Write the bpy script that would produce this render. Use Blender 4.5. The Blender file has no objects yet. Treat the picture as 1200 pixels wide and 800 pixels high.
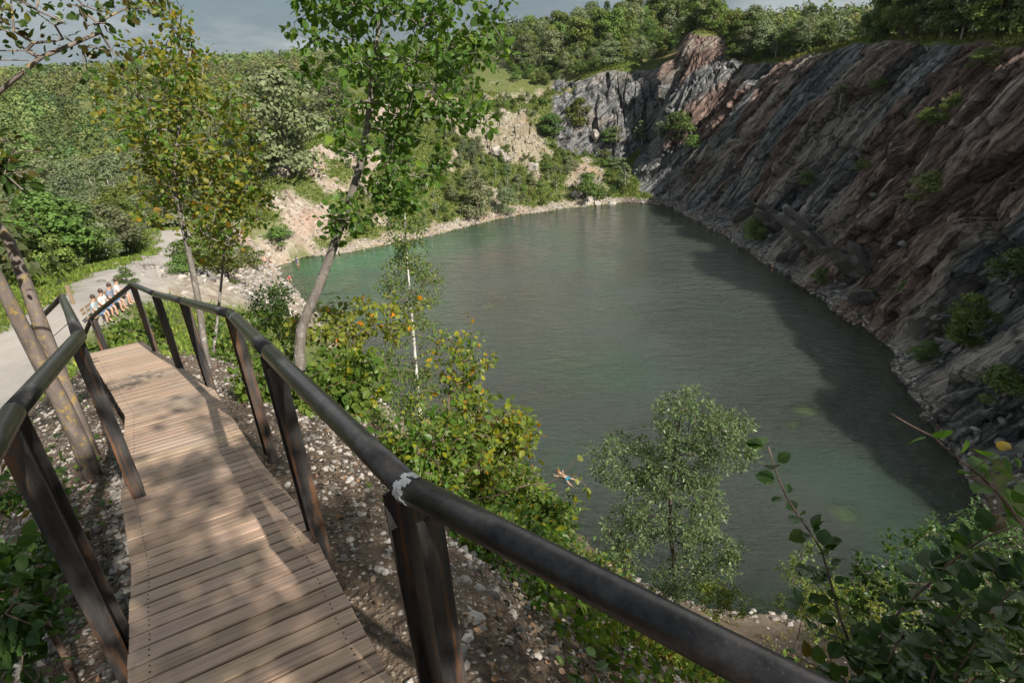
import bpy, math, random
import numpy as np
from mathutils import Vector, Matrix
SC = bpy.context.scene; COL = SC.collection
HAZE = .00005; RNG = np.random.default_rng(11); random.seed(11)

# ------------------------------------------------------------------ camera frame (survey of the place)
F, CX, CY, EYE = 700., 600., 400., 25.
_d = np.array([100., 1480., 700.]); _d /= np.linalg.norm(_d)
_fw = np.array([0, 0, 1.]); _Y = _fw - _d*_d.dot(_fw); _Y /= np.linalg.norm(_Y)
RM = np.array([np.cross(_Y, -_d), _Y, -_d]); CAM = np.array([0, 0, EYE])
def ray(px, py): return RM @ np.array([px-CX, py-CY, F])
def P(px, py, D):
    r = ray(px, py); return CAM + r*D/np.hypot(r[0], r[1])
def onz(px, py, z):
    r = ray(px, py); return CAM + r*(z-EYE)/r[2]
def proj(p):
    q = (np.atleast_2d(p)-CAM) @ RM
    return CX+F*q[:, 0]/q[:, 2], CY+F*q[:, 1]/q[:, 2], q[:, 2]

# ------------------------------------------------------------------ noise
_perm = np.random.default_rng(5).permutation(256); _perm = np.concatenate([_perm, _perm, _perm])
_gr = np.random.default_rng(6).normal(size=(256, 3)); _gr /= np.linalg.norm(_gr, axis=1)[:, None]
def noise(p):
    p = np.asarray(p, float); i = np.floor(p).astype(int); f = p-i; i &= 255
    u = f*f*f*(f*(f*6-15)+10); out = 0
    for dx in (0, 1):
        for dy in (0, 1):
            for dz in (0, 1):
                h = _perm[_perm[_perm[i[:, 0]+dx]+i[:, 1]+dy]+i[:, 2]+dz]
                g = _gr[h]; v = g[:, 0]*(f[:, 0]-dx)+g[:, 1]*(f[:, 1]-dy)+g[:, 2]*(f[:, 2]-dz)
                w = (u[:, 0] if dx else 1-u[:, 0])*(u[:, 1] if dy else 1-u[:, 1])*(u[:, 2] if dz else 1-u[:, 2])
                out = out+v*w
    return out*1.5
def fbm(p, o=4, s=.5):
    a = 1.; t = 0
    for k in range(o): t = t+a*noise(p*2**k+17.3*k); a *= s
    return t
def worley(p, tilt=.6):
    """per-cell random height plus a random tilt: reads as broken slabs"""
    i = np.floor(p).astype(int); best = np.full(len(p), 9e9); val = np.zeros(len(p)); sec = np.full(len(p), 9e9)
    for dx in (-1, 0, 1):
        for dy in (-1, 0, 1):
            for dz in (-1, 0, 1):
                c = i+np.array([dx, dy, dz]); cm = c & 255
                h = _perm[_perm[_perm[cm[:, 0]]+cm[:, 1]]+cm[:, 2]]
                q = c+.5+_gr[h]*.5-p; d = (q*q).sum(1)
                g = _gr[_perm[h+7]]
                v = (h/255.-.5)-tilt*(q*g).sum(1)
                m = d < best; sec = np.where(m, best, np.minimum(sec, d)); val = np.where(m, v, val); best = np.minimum(best, d)
    return val, np.sqrt(sec)-np.sqrt(best)
def sstep(a, b, x):
    t = np.clip((x-a)/(b-a), 0, 1); return t*t*(3-2*t)

# ------------------------------------------------------------------ object helpers
def link(o, parent=None):
    COL.objects.link(o)
    if parent is not None: o.parent = parent
    return o
def tag(o, label=None, cat=None, group=None, kind=None):
    if label: o['label'] = label
    if cat: o['category'] = cat
    if group: o['group'] = group
    if kind: o['kind'] = kind
    return o
def empty(name, loc, label=None, cat=None, group=None, rz=0):
    o = bpy.data.objects.new(name, None); o.location = Vector([float(v) for v in loc]); o.rotation_euler = (0, 0, rz)
    o.empty_display_size = .3
    link(o); return tag(o, label, cat, group)
def mesh_np(name, V, faces, mat=None, smooth=False, cols=None, uv=None):
    """faces: list of int arrays (n,k); cols: dict name -> per-vertex rgba"""
    V = np.asarray(V, np.float32); me = bpy.data.meshes.new(name)
    me.vertices.add(len(V)); me.vertices.foreach_set('co', V.ravel())
    faces = [np.asarray(f, np.int32) for f in faces if len(f)]
    idx = np.concatenate([f.ravel() for f in faces]); tot = np.concatenate([np.full(len(f), f.shape[1], np.int32) for f in faces])
    st = np.concatenate([[0], np.cumsum(tot)[:-1]]).astype(np.int32)
    me.loops.add(len(idx)); me.loops.foreach_set('vertex_index', idx)
    me.polygons.add(len(tot)); me.polygons.foreach_set('loop_start', st); me.polygons.foreach_set('loop_total', tot)
    me.polygons.foreach_set('use_smooth', np.full(len(tot), smooth))
    if cols:
        for k, c in cols.items():
            a = me.color_attributes.new(k, 'FLOAT_COLOR', 'POINT'); c = np.asarray(c, np.float32)
            if c.shape[1] == 3: c = np.c_[c, np.ones(len(c), np.float32)]
            a.data.foreach_set('color', c.ravel())
    if uv is not None:
        l = me.uv_layers.new(name='UVMap'); l.data.foreach_set('uv', np.asarray(uv, np.float32)[idx].ravel())
    me.update(); me.validate()
    if mat: me.materials.append(mat)
    return me
def obj(name, me, parent=None, loc=None):
    o = bpy.data.objects.new(name, me)
    if loc is not None: o.location = Vector([float(v) for v in loc])
    return link(o, parent)
class MB:
    """collects primitives into one mesh"""
    def __init__(s): s.V = []; s.F = {}; s.n = 0; s.U = []
    def add(s, V, F, uv=None):
        V = np.asarray(V, float)
        for f in F:
            f = np.asarray(f, int)
            if f.ndim == 1: f = f[None]
            s.F.setdefault(f.shape[1], []).append(f+s.n)
        s.V.append(V); s.n += len(V); s.U.append(np.zeros((len(V), 2)) if uv is None else uv)
    def box(s, c, ax, h, uv=None):
        """c centre, ax 3x3 rows axes, h half sizes"""
        c = np.asarray(c, float); ax = np.asarray(ax, float)
        sg = np.array([[-1,-1,-1],[1,-1,-1],[1,1,-1],[-1,1,-1],[-1,-1,1],[1,-1,1],[1,1,1],[-1,1,1]])
        V = c+(sg*np.asarray(h))@ax
        s.add(V, [[[0,3,2,1],[4,5,6,7],[0,1,5,4],[1,2,6,5],[2,3,7,6],[3,0,4,7]]], uv)
    def tube(s, pts, rad, n=8, cap=True):
        pts = np.asarray(pts, float); m = len(pts); rad = np.broadcast_to(np.asarray(rad, float), (m,))
        T = np.gradient(pts, axis=0); T /= np.linalg.norm(T, axis=1)[:, None]+1e-9
        ref = np.array([0, 0, 1.]) if abs(T[:, 2]).mean() < .8 else np.array([1., 0, 0])
        A = np.cross(T, ref); A /= np.linalg.norm(A, axis=1)[:, None]+1e-9; B = np.cross(T, A)
        a = np.arange(n)*2*math.pi/n
        V = pts[:, None]+rad[:, None, None]*(np.cos(a)[None, :, None]*A[:, None]+np.sin(a)[None, :, None]*B[:, None])
        V = V.reshape(-1, 3); i = np.arange(m-1)[:, None]*n; j = np.arange(n)[None]; k = (j+1) % n
        Q = np.stack([i+j, i+n+j, i+n+k, i+k], -1).reshape(-1, 4)
        F = [Q]
        if cap: F += [np.arange(n)[None], (np.arange(n)[::-1]+(m-1)*n)[None]]
        s.add(V, F)
    def build(s, name, mat, parent=None, smooth=False, uv=False, loc=None):
        V = np.concatenate(s.V)
        if loc is not None: V = V-np.asarray(loc)
        me = mesh_np(name, V, [np.concatenate(f) for f in s.F.values()], mat, smooth, uv=np.concatenate(s.U) if uv else None)
        return obj(name, me, parent)

# ------------------------------------------------------------------ materials
def new_mat(name):
    m = bpy.data.materials.new(name); m.use_nodes = True; nt = m.node_tree; nt.nodes.clear()
    out = nt.nodes.new('ShaderNodeOutputMaterial'); return m, nt, out
class N:
    def __init__(s, nt): s.nt = nt
    def __call__(s, t, props=None, **inp):
        n = s.nt.nodes.new(t)
        for k, v in (props or {}).items(): setattr(n, k, v)
        for k, v in inp.items():
            key = int(k[1:]) if k[0] == 'i' and k[1:].isdigit() else k.replace('_', ' ')
            s.set(n.inputs[key], v)
        return n
    def set(s, sock, v):
        if isinstance(v, bpy.types.Node): v = v.outputs[0]
        if isinstance(v, bpy.types.NodeSocket): s.nt.links.new(v, sock)
        else: sock.default_value = v
    def noise(s, co, scale, detail=4, rough=.55, dist=0):
        return s('ShaderNodeTexNoise', None, Vector=co, Scale=scale, Detail=detail, Roughness=rough, Distortion=dist)
    def ramp(s, fac, stops, interp='LINEAR'):
        n = s.nt.nodes.new('ShaderNodeValToRGB'); e = n.color_ramp.elements; n.color_ramp.interpolation = interp
        while len(e) < len(stops): e.new(.5)
        for el, (p, c) in zip(e, stops):
            el.position = p; el.color = tuple(c)+(1,) if not np.isscalar(c) else (c, c, c, 1)
        s.set(n.inputs[0], fac); return n
    def mix(s, f, a, b, blend='MIX'):
        n = s.nt.nodes.new('ShaderNodeMix'); n.data_type = 'RGBA'; n.blend_type = blend
        s.set(n.inputs[0], f); s.set(n.inputs[6], a if not isinstance(a, tuple) else a+(1,)); s.set(n.inputs[7], b if not isinstance(b, tuple) else b+(1,))
        return n.outputs[2]
    def math(s, op, a, b=0., clamp=False):
        n = s.nt.nodes.new('ShaderNodeMath'); n.operation = op; n.use_clamp = clamp; s.set(n.inputs[0], a); s.set(n.inputs[1], b); return n.outputs[0]
    def map(s, co, scale=(1, 1, 1), rot=(0, 0, 0), loc=(0, 0, 0)):
        return s('ShaderNodeMapping', None, Vector=co, Scale=scale, Rotation=rot, Location=loc).outputs[0]

def simple_mat(name, col, rough=.6, metal=0., var=.25, scale=6., bump=.3):
    m, nt, out = new_mat(name); n = N(nt); co = n('ShaderNodeTexCoord').outputs['Object']
    nz = n.noise(co, scale, 5)
    c = n.mix(nz.outputs[0], tuple(v*(1-var) for v in col), tuple(min(1, v*(1+var)) for v in col))
    b = n('ShaderNodeBump', None, Strength=bump, Distance=.02, Height=nz.outputs[0])
    p = n('ShaderNodeBsdfPrincipled', None, Base_Color=c, Roughness=rough, Metallic=metal, Normal=b)
    n.set(out.inputs[0], p); return m

def leaf_mat(name, col, trans=.35, rough=.5, var=.35, hue=.03):
    """leaf colour times the per-leaf tint stored on the mesh, varied per plant"""
    m, nt, out = new_mat(name); n = N(nt)
    at = n('ShaderNodeVertexColor', {'layer_name': 'tint'}); oi = n('ShaderNodeObjectInfo')
    c = n.mix(1., tuple(col), at.outputs[0], 'MULTIPLY')
    hs = n('ShaderNodeHueSaturation', None, Hue=n.math('ADD', n.math('MULTIPLY', oi.outputs['Random'], hue*2), .5-hue),
           Value=n.math('ADD', n.math('MULTIPLY', n.math('FRACT', n.math('MULTIPLY', oi.outputs['Random'], 7.31)), var*1.2), 1-var*.6), Saturation=1.02, Color=c)
    p = n('ShaderNodeBsdfPrincipled', None, Base_Color=hs, Roughness=rough); p.inputs['Specular IOR Level'].default_value = .35
    tc = n.mix(1., hs.outputs[0], (1.15, 1.2, .55), 'MULTIPLY')
    t = n('ShaderNodeBsdfTranslucent', None, Color=tc)
    mx = n('ShaderNodeMixShader', None, i0=trans); n.set(mx.inputs[1], p); n.set(mx.inputs[2], t)
    n.set(out.inputs[0], mx); return m
def bark_mat(name, c0, c1, spot=None, spot_amt=.6, scale=1., stretch=.25):
    m, nt, out = new_mat(name); n = N(nt); co = n('ShaderNodeTexCoord').outputs['Object']
    nz = n.noise(n.map(co, (14*scale, 14*scale, 14*scale*stretch)), 1., 6, .65)
    c = n.mix(n.ramp(nz.outputs[0], [(.3, 0.), (.7, 1.)]), c0, c1)
    if spot:
        s2 = n.noise(co, 17*scale, 6, .75); c = n.mix(n.ramp(s2.outputs[0], [(spot_amt-.04, 0.), (spot_amt+.05, 1.)]), c, spot)
    b = n('ShaderNodeBump', None, Strength=.6, Distance=.02, Height=nz.outputs[0])
    p = n('ShaderNodeBsdfPrincipled', None, Base_Color=c, Roughness=.9, Normal=b); n.set(out.inputs[0], p); return m

M = {}
M['bark_grey'] = bark_mat('bark_grey', (.10, .085, .07), (.24, .21, .18), (.42, .42, .38), .6)
M['bark_lichen'] = bark_mat('bark_lichen', (.10, .075, .06), (.23, .19, .165), (.34, .235, .06), .58)
M['bark_dark'] = bark_mat('bark_dark', (.05, .04, .03), (.12, .10, .08))
M['bark_birch'] = bark_mat('bark_birch', (.45, .42, .38), (.72, .70, .66), (.06, .05, .04), .66, 1.2, 2.5)
M['twig'] = bark_mat('twig', (.10, .06, .045), (.22, .15, .11))
M['leaf_sallow'] = leaf_mat('leaf_sallow', (.10, .18, .034), .48, .42, 0, 0)
M['leaf_autumn'] = leaf_mat('leaf_autumn', (.175, .185, .034), .45, .45, 0, 0)
M['leaf_lime'] = leaf_mat('leaf_lime', (.13, .19, .034), .42, .42, .1, .01)
M['leaf_yellow'] = leaf_mat('leaf_yellow', (.20, .225, .036), .42, .45, .1, .01)
M['leaf_birch'] = leaf_mat('leaf_birch', (.105, .155, .045), .4, .45, .1, .01)
M['leaf_willow'] = leaf_mat('leaf_willow', (.14, .19, .085), .38, .36, .15, .01)
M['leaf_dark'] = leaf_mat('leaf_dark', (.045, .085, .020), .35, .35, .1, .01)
M['leaf_far'] = leaf_mat('leaf_far', (.102, .142, .029), .28, .6, .6, .035)
M['leaf_far_pale'] = leaf_mat('leaf_far_pale', (.155, .182, .088), .25, .6, .4, .025)
M['leaf_shrub'] = leaf_mat('leaf_shrub', (.108, .152, .032), .25, .6, .5, .03)
M['leaf_litter'] = leaf_mat('leaf_litter', (.20, .145, .10), .15, .8, 0, 0)
M['leaf_cover'] = leaf_mat('leaf_cover', (.055, .10, .022), .35, .4, 0, 0)

# ------------------------------------------------------------------ the walkway line (all in metres, eye at z = 25)
RAILR = np.array([[1.9, -.75, -.80], [.86, .13, -.82], [-.26, 1.11, -.88], [-1.02, 2.28, -1.05], [-1.87, 3.76, -1.43], [-3.16, 5.51, -1.93], [-4.13, 6.68, -2.23], [-5.33, 8.18, -2.56]])+CAM
RAILL = np.array([[-.15, -1.0, -.72], [-.93, .40, -.80], [-1.62, 1.69, -.93], [-2.31, 2.97, -1.20]])+CAM
L3 = P(73, 347, 9.8); L2b = None
RA = P(108, 371, 11.6)
DR = np.array([[.75, -.77, -1.50], [-.52, 1.37, -1.88], [-1.22, 2.55, -2.10], [-1.74, 3.28, -2.28], [-3.0, 5.25, -2.80], [-6.25, 9.3, -3.92]])+CAM
_t = np.gradient(DR[:, :2], axis=0); _t[0] = DR[1, :2]-DR[0, :2]; _t /= np.linalg.norm(_t, axis=1)[:, None]
DL = DR+.74*np.c_[-_t[:, 1], _t[:, 0], np.full(len(DR), .07)]
DC = (DL+DR)/2

# ------------------------------------------------------------------ terrain control points
SHORE = np.array([(22.8, 109.2), (28.8, 105), (31.2, 89.5), (32.5, 72), (33, 62.4), (33, 52), (33, 45.2), (30, 37.7), (28.6, 32.9), (27.2, 28), (25.5, 23.3), (21, 20.3), (15.4, 19.4), (10.3, 20.5),
                  (5, 22.5), (0, 26), (-5, 32), (-10, 41), (-17, 55), (-22, 63), (-26.3, 71), (-31.5, 78.5), (-33.8, 83.9), (-30.5, 87.5), (-24.9, 88.2), (-12.6, 94.7), (1.5, 104.7), (12, 108)])
def resample(poly, step, closed=True):
    q = np.vstack([poly, poly[:1]]) if closed else poly
    L = np.r_[0, np.cumsum(np.linalg.norm(np.diff(q, axis=0), axis=1))]; t = np.arange(0, L[-1], step)
    return np.c_[[np.interp(t, L, q[:, k]) for k in range(q.shape[1])]].T
SH = resample(SHORE, .5); SH = SH+np.c_[fbm(np.c_[SH/5., np.zeros(len(SH))], 3), fbm(np.c_[SH/5., np.ones(len(SH))*9], 3)]*.7
def inside(pts, poly):
    x, y = pts[:, 0], pts[:, 1]; c = np.zeros(len(pts), bool); a = poly; b = np.roll(poly, -1, 0)
    for (x0, y0), (x1, y1) in zip(a, b):
        if y0 == y1: continue
        m = ((y0 > y) != (y1 > y)) & (x < (x1-x0)*(y-y0)/(y1-y0)+x0); c ^= m
    return c
def shore_dist(pts):
    d = np.full(len(pts), 1e9)
    for k in range(0, len(SH), 40):
        q = SH[k:k+40]; d = np.minimum(d, ((pts[:, None]-q[None])**2).sum(-1).min(1))
    d = np.sqrt(d); return np.where(inside(pts, SH), -d, d)
CP = [(x, y, 0.1) for x, y in resample(SHORE, 6)]
# floor of the lake
cen = SHORE.mean(0)
for s, zz in ((.9, -1.1), (.75, -3), (.5, -5), (.2, -6)): CP += [tuple(cen+(q-cen)*s)+(zz,) for q in resample(SHORE, 14)]
def add(px, py, D): CP.append(tuple(P(px, py, D)))
# cliff rim and body
RIM = np.array([P(800, 52, 130), P(850, 58, 125), P(900, 72, 118), P(950, 62, 111), P(1000, 52, 103), P(1050, 49, 95), P(1100, 49, 88), P(1150, 50, 82), P(1200, 56, 76.5), (47.6, 51, 23.3), (48, 42, 23.8), (47, 34, 24.5), (46, 25, 25), (45, 15, 25)])
sh_cliff = np.array([(26, 107.5), (28.8, 105), (30.0, 97), (31.2, 89.5), (31.8, 82), (32.2, 76), (32.5, 71), (32.8, 66), (33, 60), (33, 51), (32, 43), (29.5, 36), (28, 30), (26, 24)])
for a, b in zip(sh_cliff, RIM):
    for t, h in ((.10, .05), (.3, .24), (.6, .62), (.85, .90), (1., 1.)):
        q = a+(b[:2]-a)*t; CP.append((q[0], q[1], b[2]*h))
    n = (b[:2]-a)/np.linalg.norm(b[:2]-a)
    for dd, up in ((6, .1), (25, -1.2), (70, -2.5)):
        q = b[:2]+n*dd; CP.append((q[0], q[1], b[2]+up))
for q in [(27, 33, .6), (31, 33.5, 3.5), (33, 38, 2.6), (35.5, 44, 2.2)]: CP.append(q)
# far bowl
for a in [(650, 108, 136), (690, 100, 136), (740, 96, 135), (772, 92, 137), (796, 62, 140), (655, 150, 131), (690, 168, 130.5), (740, 174, 128.5), (762, 165, 129), (752, 198, 120), (700, 200, 121), (760, 60, 160), (700, 45, 200), (800, 30, 190), (650, 118, 138), (620, 150, 128), (640, 200, 117), (590, 215, 113),
          (620, 90, 150), (640, 60, 190), (560, 122, 133), (540, 150, 124), (560, 200, 113), (520, 240, 103), (480, 200, 110), (470, 140, 126), (400, 152, 125), (420, 215, 106), (400, 260, 97), (340, 190, 108), (330, 235, 99), (310, 265, 94), (350, 285, 92), (400, 100, 165), (480, 85, 170), (330, 120, 150),
          (200, 300, 55), (215, 272, 70), (170, 315, 47), (130, 352, 33.5), (60, 378, 32), (20, 420, 30), (10, 470, 25), (95, 366, 32), (250, 335, 44), (280, 340, 47), (300, 325, 66), (255, 300, 62), (280, 290, 76), (290, 275, 86), (240, 265, 86)]: add(*a)
for (px, py, D, dz) in [(120, 285, 62, -2), (60, 290, 60, -2), (0, 300, 55, -2), (-150, 300, 55, -2), (0, 250, 80, -5), (100, 230, 95, -6), (200, 230, 100, -6), (250, 200, 120, -7), (100, 190, 150, -8), (0, 190, 150, -8), (-150, 200, 120, -7), (200, 170, 180, -7), (0, 150, 230, -7), (150, 140, 260, -8), (60, 105, 350, -3), (30, 112, 330, -3), (200, 108, 380, -8), (0, 100, 480, -7), (100, 90, 560, -7), (250, 84, 480, -8), (300, 92, 300, -7), (380, 95, 240, -7), (420, 90, 320, -8)]:
    q = P(px, py, D); CP.append((q[0], q[1], q[2]+dz))
for q in [(0, 300, 33), (60, 350, 32), (150, 300, 28), (-400, 900, 42), (0, 900, 42), (380, 850, 40), (700, 900, 30), (300, 500, 25), (900, 700, 28), (500, 400, 25), (150, 150, 25), (200, 60, 25), (900, 0, 30), (-900, 900, 45), (-1500, 1500, 55), (1500, 1500, 40), (0, 1800, 50), (-900, 300, 40), (-500, 200, 22), (-900, -300, 60), (0, -200, 50), (0, -900, 60), (900, -900, 60), (-900, -900, 60), (-100, -60, 35), (2400, 2400, 40), (-2400, 2400, 50), (2400, -1200, 40), (-2400, -1200, 60)]: CP.append(q)
# near slope, given as (azimuth from straight ahead, distance, drop below the eye)
def az(a, D, drop): CP.append((D*math.sin(math.radians(a)), D*math.cos(math.radians(a)), EYE-drop))
for a, row in {25: [(2, 3.2), (5, 6.9), (10, 12.8), (15, 18.6), (19, 23.2)], 45: [(2, 3.0), (5, 6.3), (10, 11.6), (17, 18.4), (22, 21)], 5: [(2.6, 3.2), (5, 5.6), (10, 9.6), (16, 14.6), (22, 20.6)], -8: [(3.2, 2.9), (6, 5.1), (13, 9.9), (20, 15), (27, 21.4)],
               -20: [(4.2, 2.75), (7, 4.0), (12, 6.4), (25, 11.6), (40, 16), (55, 21.5)], -28: [(9, 4.2), (14, 6.2), (24, 9.4), (36, 12.2)], -36: [(13, 5.5), (17, 7.2), (23, 8.6)], -48: [(3.4, 2.5), (6, 3.4), (10, 4.9), (15, 6.8), (22, 8.8)],
               -65: [(2.6, 2.4), (5, 3.1), (10, 4.8), (20, 8.2), (40, 10)], -90: [(2.4, 2.15), (6, 2.3), (14, 3.2), (40, 6)], 75: [(2.2, 2.9), (6, 6.5), (14, 12), (28, 13), (40, 8)], 110: [(2.5, 2.3), (8, 5.), (20, 8), (40, 3)], 180: [(2, 1.9), (8, 1.2), (25, -3)], -135: [(5, 1.9), (25, 0)], 140: [(4, 2.), (20, 1.5)]}.items():
    for D, drop in row: az(a, D, drop)
for c, l, r in zip(resample(DC, .9, False), resample(DL, .9, False), resample(DR, .9, False)):
    n = (r-l)[:2]/np.linalg.norm((r-l)[:2])
    CP.append((c[0], c[1], c[2]-.26)); e = c[:2]+n*1.0; CP.append((e[0], e[1], c[2]-.42)); e = c[:2]-n*1.0; CP.append((e[0], e[1], c[2]-.36))
CP = np.array(CP, float)
def rbf_fit(cp, k=.22):
    # multiquadric whose softness grows with a point's distance from the eye
    c = np.clip(np.hypot(cp[:, 0], cp[:, 1])*.02, .35, 12.)
    A = np.sqrt(((cp[:, None, :2]-cp[None, :, :2])**2).sum(-1)+c[None]**2)
    n = len(cp); B = np.zeros((n+1, n+1)); B[:n, :n] = A-np.eye(n)*.02*c; B[n, :n] = 1; B[:n, n] = 1
    w = np.linalg.lstsq(B, np.r_[cp[:, 2], 0], rcond=1e-12)[0]; return w, c
RW, RC = rbf_fit(CP)
def rbf(p):
    out = np.empty(len(p))
    for k in range(0, len(p), 4000):
        q = p[k:k+4000]; A = np.sqrt(((q[:, None]-CP[None, :, :2])**2).sum(-1)+RC[None]**2); out[k:k+4000] = A@RW[:-1]+RW[-1]
    return out
def spaced(kn):
    o = [kn[0][0]]
    for (a, _), (b, s) in zip(kn[:-1], kn[1:]):
        n = max(1, int(round((b-a)/s))); o += list(a+(b-a)*np.arange(1, n+1)/n)
    return np.array(o)
GX = spaced([(-2600, 0), (-600, 130), (-200, 20), (-60, 3.2), (-14, .8), (-8, .22), (7, .12), (12, .3), (24, .6), (56, .18), (75, .8), (200, 6), (700, 50), (2600, 160)])
GY = spaced([(-1300, 0), (-200, 110), (-30, 10), (-4, 1.0), (0, .25), (10, .12), (20, .28), (60, .30), (104, .30), (142, .40), (220, 1.6), (600, 16), (2600, 130)])
XX, YY = np.meshgrid(GX, GY); G2 = np.c_[XX.ravel(), YY.ravel()]; Z = rbf(G2)
SD = shore_dist(G2); AZD = np.hypot(G2[:, 0], G2[:, 1])
# make sure water stays water and land stays land
Z = np.where(SD < 0, np.minimum(Z, np.maximum(SD*.38, -6)), np.maximum(Z, np.minimum(.05+SD*.14, 1.2)))
# nearness to the walkway
def poly_dist(p, line):
    d = np.full(len(p), 1e9); zz = np.zeros(len(p))
    L = resample(line, .25, False)
    near = np.hypot(p[:, 0]+2, p[:, 1]-4) < 16
    q = p[near]; D2 = ((q[:, None]-L[None, :, :2])**2).sum(-1); k = D2.argmin(1); d[near] = np.sqrt(D2[np.arange(len(q)), k]); zz[near] = L[k, 2]; return d, zz
WD, WZ = poly_dist(G2, DC)
nearm = np.exp(-(AZD/14)**2)
# masks of what the ground is made of
pxs, pys, dep = proj(np.c_[G2, Z]); vis = dep > 1
gyv, gxv = np.gradient(Z.reshape(XX.shape), GY, GX); SL = np.hypot(gxv, gyv).ravel()
n1 = fbm(np.c_[G2/9., Z/9.], 4); n2 = fbm(np.c_[G2/2.2, Z/2.2+5], 4)
lake_c = np.array([10, 65.])
CL_R = sstep(24, 30, G2[:, 0])*sstep(8, 20, G2[:, 1])*(1-sstep(112, 135, G2[:, 1]))*(1-sstep(66, 80, G2[:, 0]))
ZR = np.interp(G2[:, 1], [15, 25, 42, 51, 59, 78, 94.5, 108, 122], [25, 25, 23.8, 23.3, 23.0, 24.6, 24, 23, 24.4])
rock = CL_R*sstep(.45, .75, SL+.25*n1)*(SD > -.5)*(1-sstep(.1, 1.6, Z-ZR))
FARR = sstep(9, 15, G2[:, 0])*sstep(108, 112, G2[:, 1])*(1-sstep(150, 158, G2[:, 1]))*(1-sstep(48, 60, G2[:, 0]))
rock = np.maximum(rock, FARR*sstep(.5, .75, SL+.25*n1))
FARL = sstep(84, 90, G2[:, 1])*(1-sstep(142, 150, G2[:, 1]))*sstep(-48, -36, G2[:, 0])*(1-.35*sstep(-20, -6, G2[:, 0]))*(1-sstep(16, 30, G2[:, 0]))
scree = FARL*sstep(-.05, .28, n1+.5*n2*.6-.02)*(Z > .1)
beach = (1-sstep(.5, np.where(G2[:, 0] > 20, 1.5, 3.0), np.abs(SD)+.9*n2))*np.where(SD < 0, .8, 1.)
PATH = np.array([onz(-60, 520, 15.4), P(20, 440, 30), P(60, 385, 32), P(110, 362, 35), P(160, 325, 45), P(200, 300, 55), P(214, 275, 70), P(226, 262, 82), P(270, 285, 80)])
def line_d(p, line):
    L = resample(line[:, :2], .8, False); d = np.full(len(p), 1e9); m = (np.abs(p[:, 0]+25) < 60) & (np.abs(p[:, 1]-45) < 70)
    d[m] = np.sqrt(((p[m][:, None]-L[None])**2).sum(-1).min(1)); return d
PD = line_d(G2, PATH)
path = 1-sstep(1.6, 2.6, PD+.9*n2)
SPOIL = np.array([P(240, 345, 44), P(270, 335, 52), P(305, 320, 66), P(300, 302, 78), P(325, 297, 88)])
spoil = 1-sstep(3., 6, line_d(G2, SPOIL)+3*n1)
gravel = np.exp(-(WD/2.6)**2)
# relief
Z0 = Z.copy()
Z = Z+np.where(SD > 0, 1, .4)*(.035*fbm(np.c_[G2*3, Z*0], 3)*nearm+.012*fbm(np.c_[G2*11, Z*0], 2)*nearm)
_sq = np.where(scree > .02)[0]; _sv = np.zeros(len(Z)); _w1, _e1 = worley(np.c_[G2[_sq]*.42, Z[_sq]*.5]+3, .9); _w2, _e2 = worley(np.c_[G2[_sq]*1.2, Z[_sq]*1.3]+9, .9); _sv[_sq] = 1.5*_w1+.55*_w2-.5*(1-sstep(0, .1, _e1))
Z = Z+scree*(_sv*(SD > 3)+.25*fbm(np.c_[G2/1.6, Z*0], 4))+spoil*.55*np.abs(fbm(np.c_[G2/1.8, Z*0+3], 4))+beach*(SD > 0)*.10*np.abs(fbm(np.c_[G2/.7, Z*0+7], 3))
rough_far = sstep(60, 200, AZD)*(1-rock)*(SD > 12)
Z = Z+rough_far*2.5*fbm(np.c_[G2/45., Z*0+2], 4)*sstep(150, 260, AZD)
V = np.c_[G2, Z]
# broken rock: slabs dipping along the face
nrm = np.c_[-gxv.ravel(), -gyv.ravel(), np.ones(len(Z))]; nrm /= np.linalg.norm(nrm, axis=1)[:, None]
rk = np.where(rock > .02)[0]; q = V[rk]
s1 = np.array([-.62, .16, -.77]); s1 /= np.linalg.norm(s1); s2 = np.array([.0, 1., .0]); s2 -= s1*s1.dot(s2); s2 /= np.linalg.norm(s2); s3 = np.cross(s1, s2)
qc = np.c_[q@s1, q@s2, q@s3]; qw = qc+.38*np.c_[fbm(q/4., 3), fbm(q/4.+9, 3), fbm(q/4.+21, 3)]; wd, ed = worley(qw*np.array([1.1, 3.2, 2.6])+53, 1.1)
wa, ea = worley(qw*np.array([.034, .19, .22]), .95); wb, eb = worley(qw*np.array([.075, .45, .5])+31, 1.05); wc, ec = worley(qw*np.array([.22, 1.4, 1.3])+77, 1.)
big = fbm(np.c_[q[:, 0]*.02, q[:, 1]*.09, q[:, 2]*.03], 3)
disp = 1.2*big+2.3*wa+1.15*wb+.36*wc+.10*wd+.07*fbm(qc*np.array([.7, 2.4, 2.2]), 3)-1.0*(1-sstep(0, .09, ea))-.42*(1-sstep(0, .08, eb))-.16*(1-sstep(0, .1, ec))
colm = sstep(110, 118, q[:, 1])*(1-sstep(.255, .275, q[:, 0]/q[:, 1])); redw = sstep(.265, .285, q[:, 0]/q[:, 1])*(1-sstep(.36, .42, q[:, 0]/q[:, 1]))*sstep(5, 11, q[:, 2])
cw, ce = worley(np.c_[q[:, 0]*.55, q[:, 1]*.3, q[:, 2]*.07], .6); disp = disp*(1-colm)+colm*(1.5*cw+.4*wb-.7*(1-sstep(0, .15, ce)))
amp = rock[rk]*sstep(.2, 2.5, Z[rk])
V[rk] += (nrm[rk]*np.array([1, 1, .35]))*(disp*amp*(1-.7*sstep(-2.5, .5, V[rk, 2]-ZR[rk])))[:, None]
V[rk, 2] = np.maximum(V[rk, 2], .08)
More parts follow.
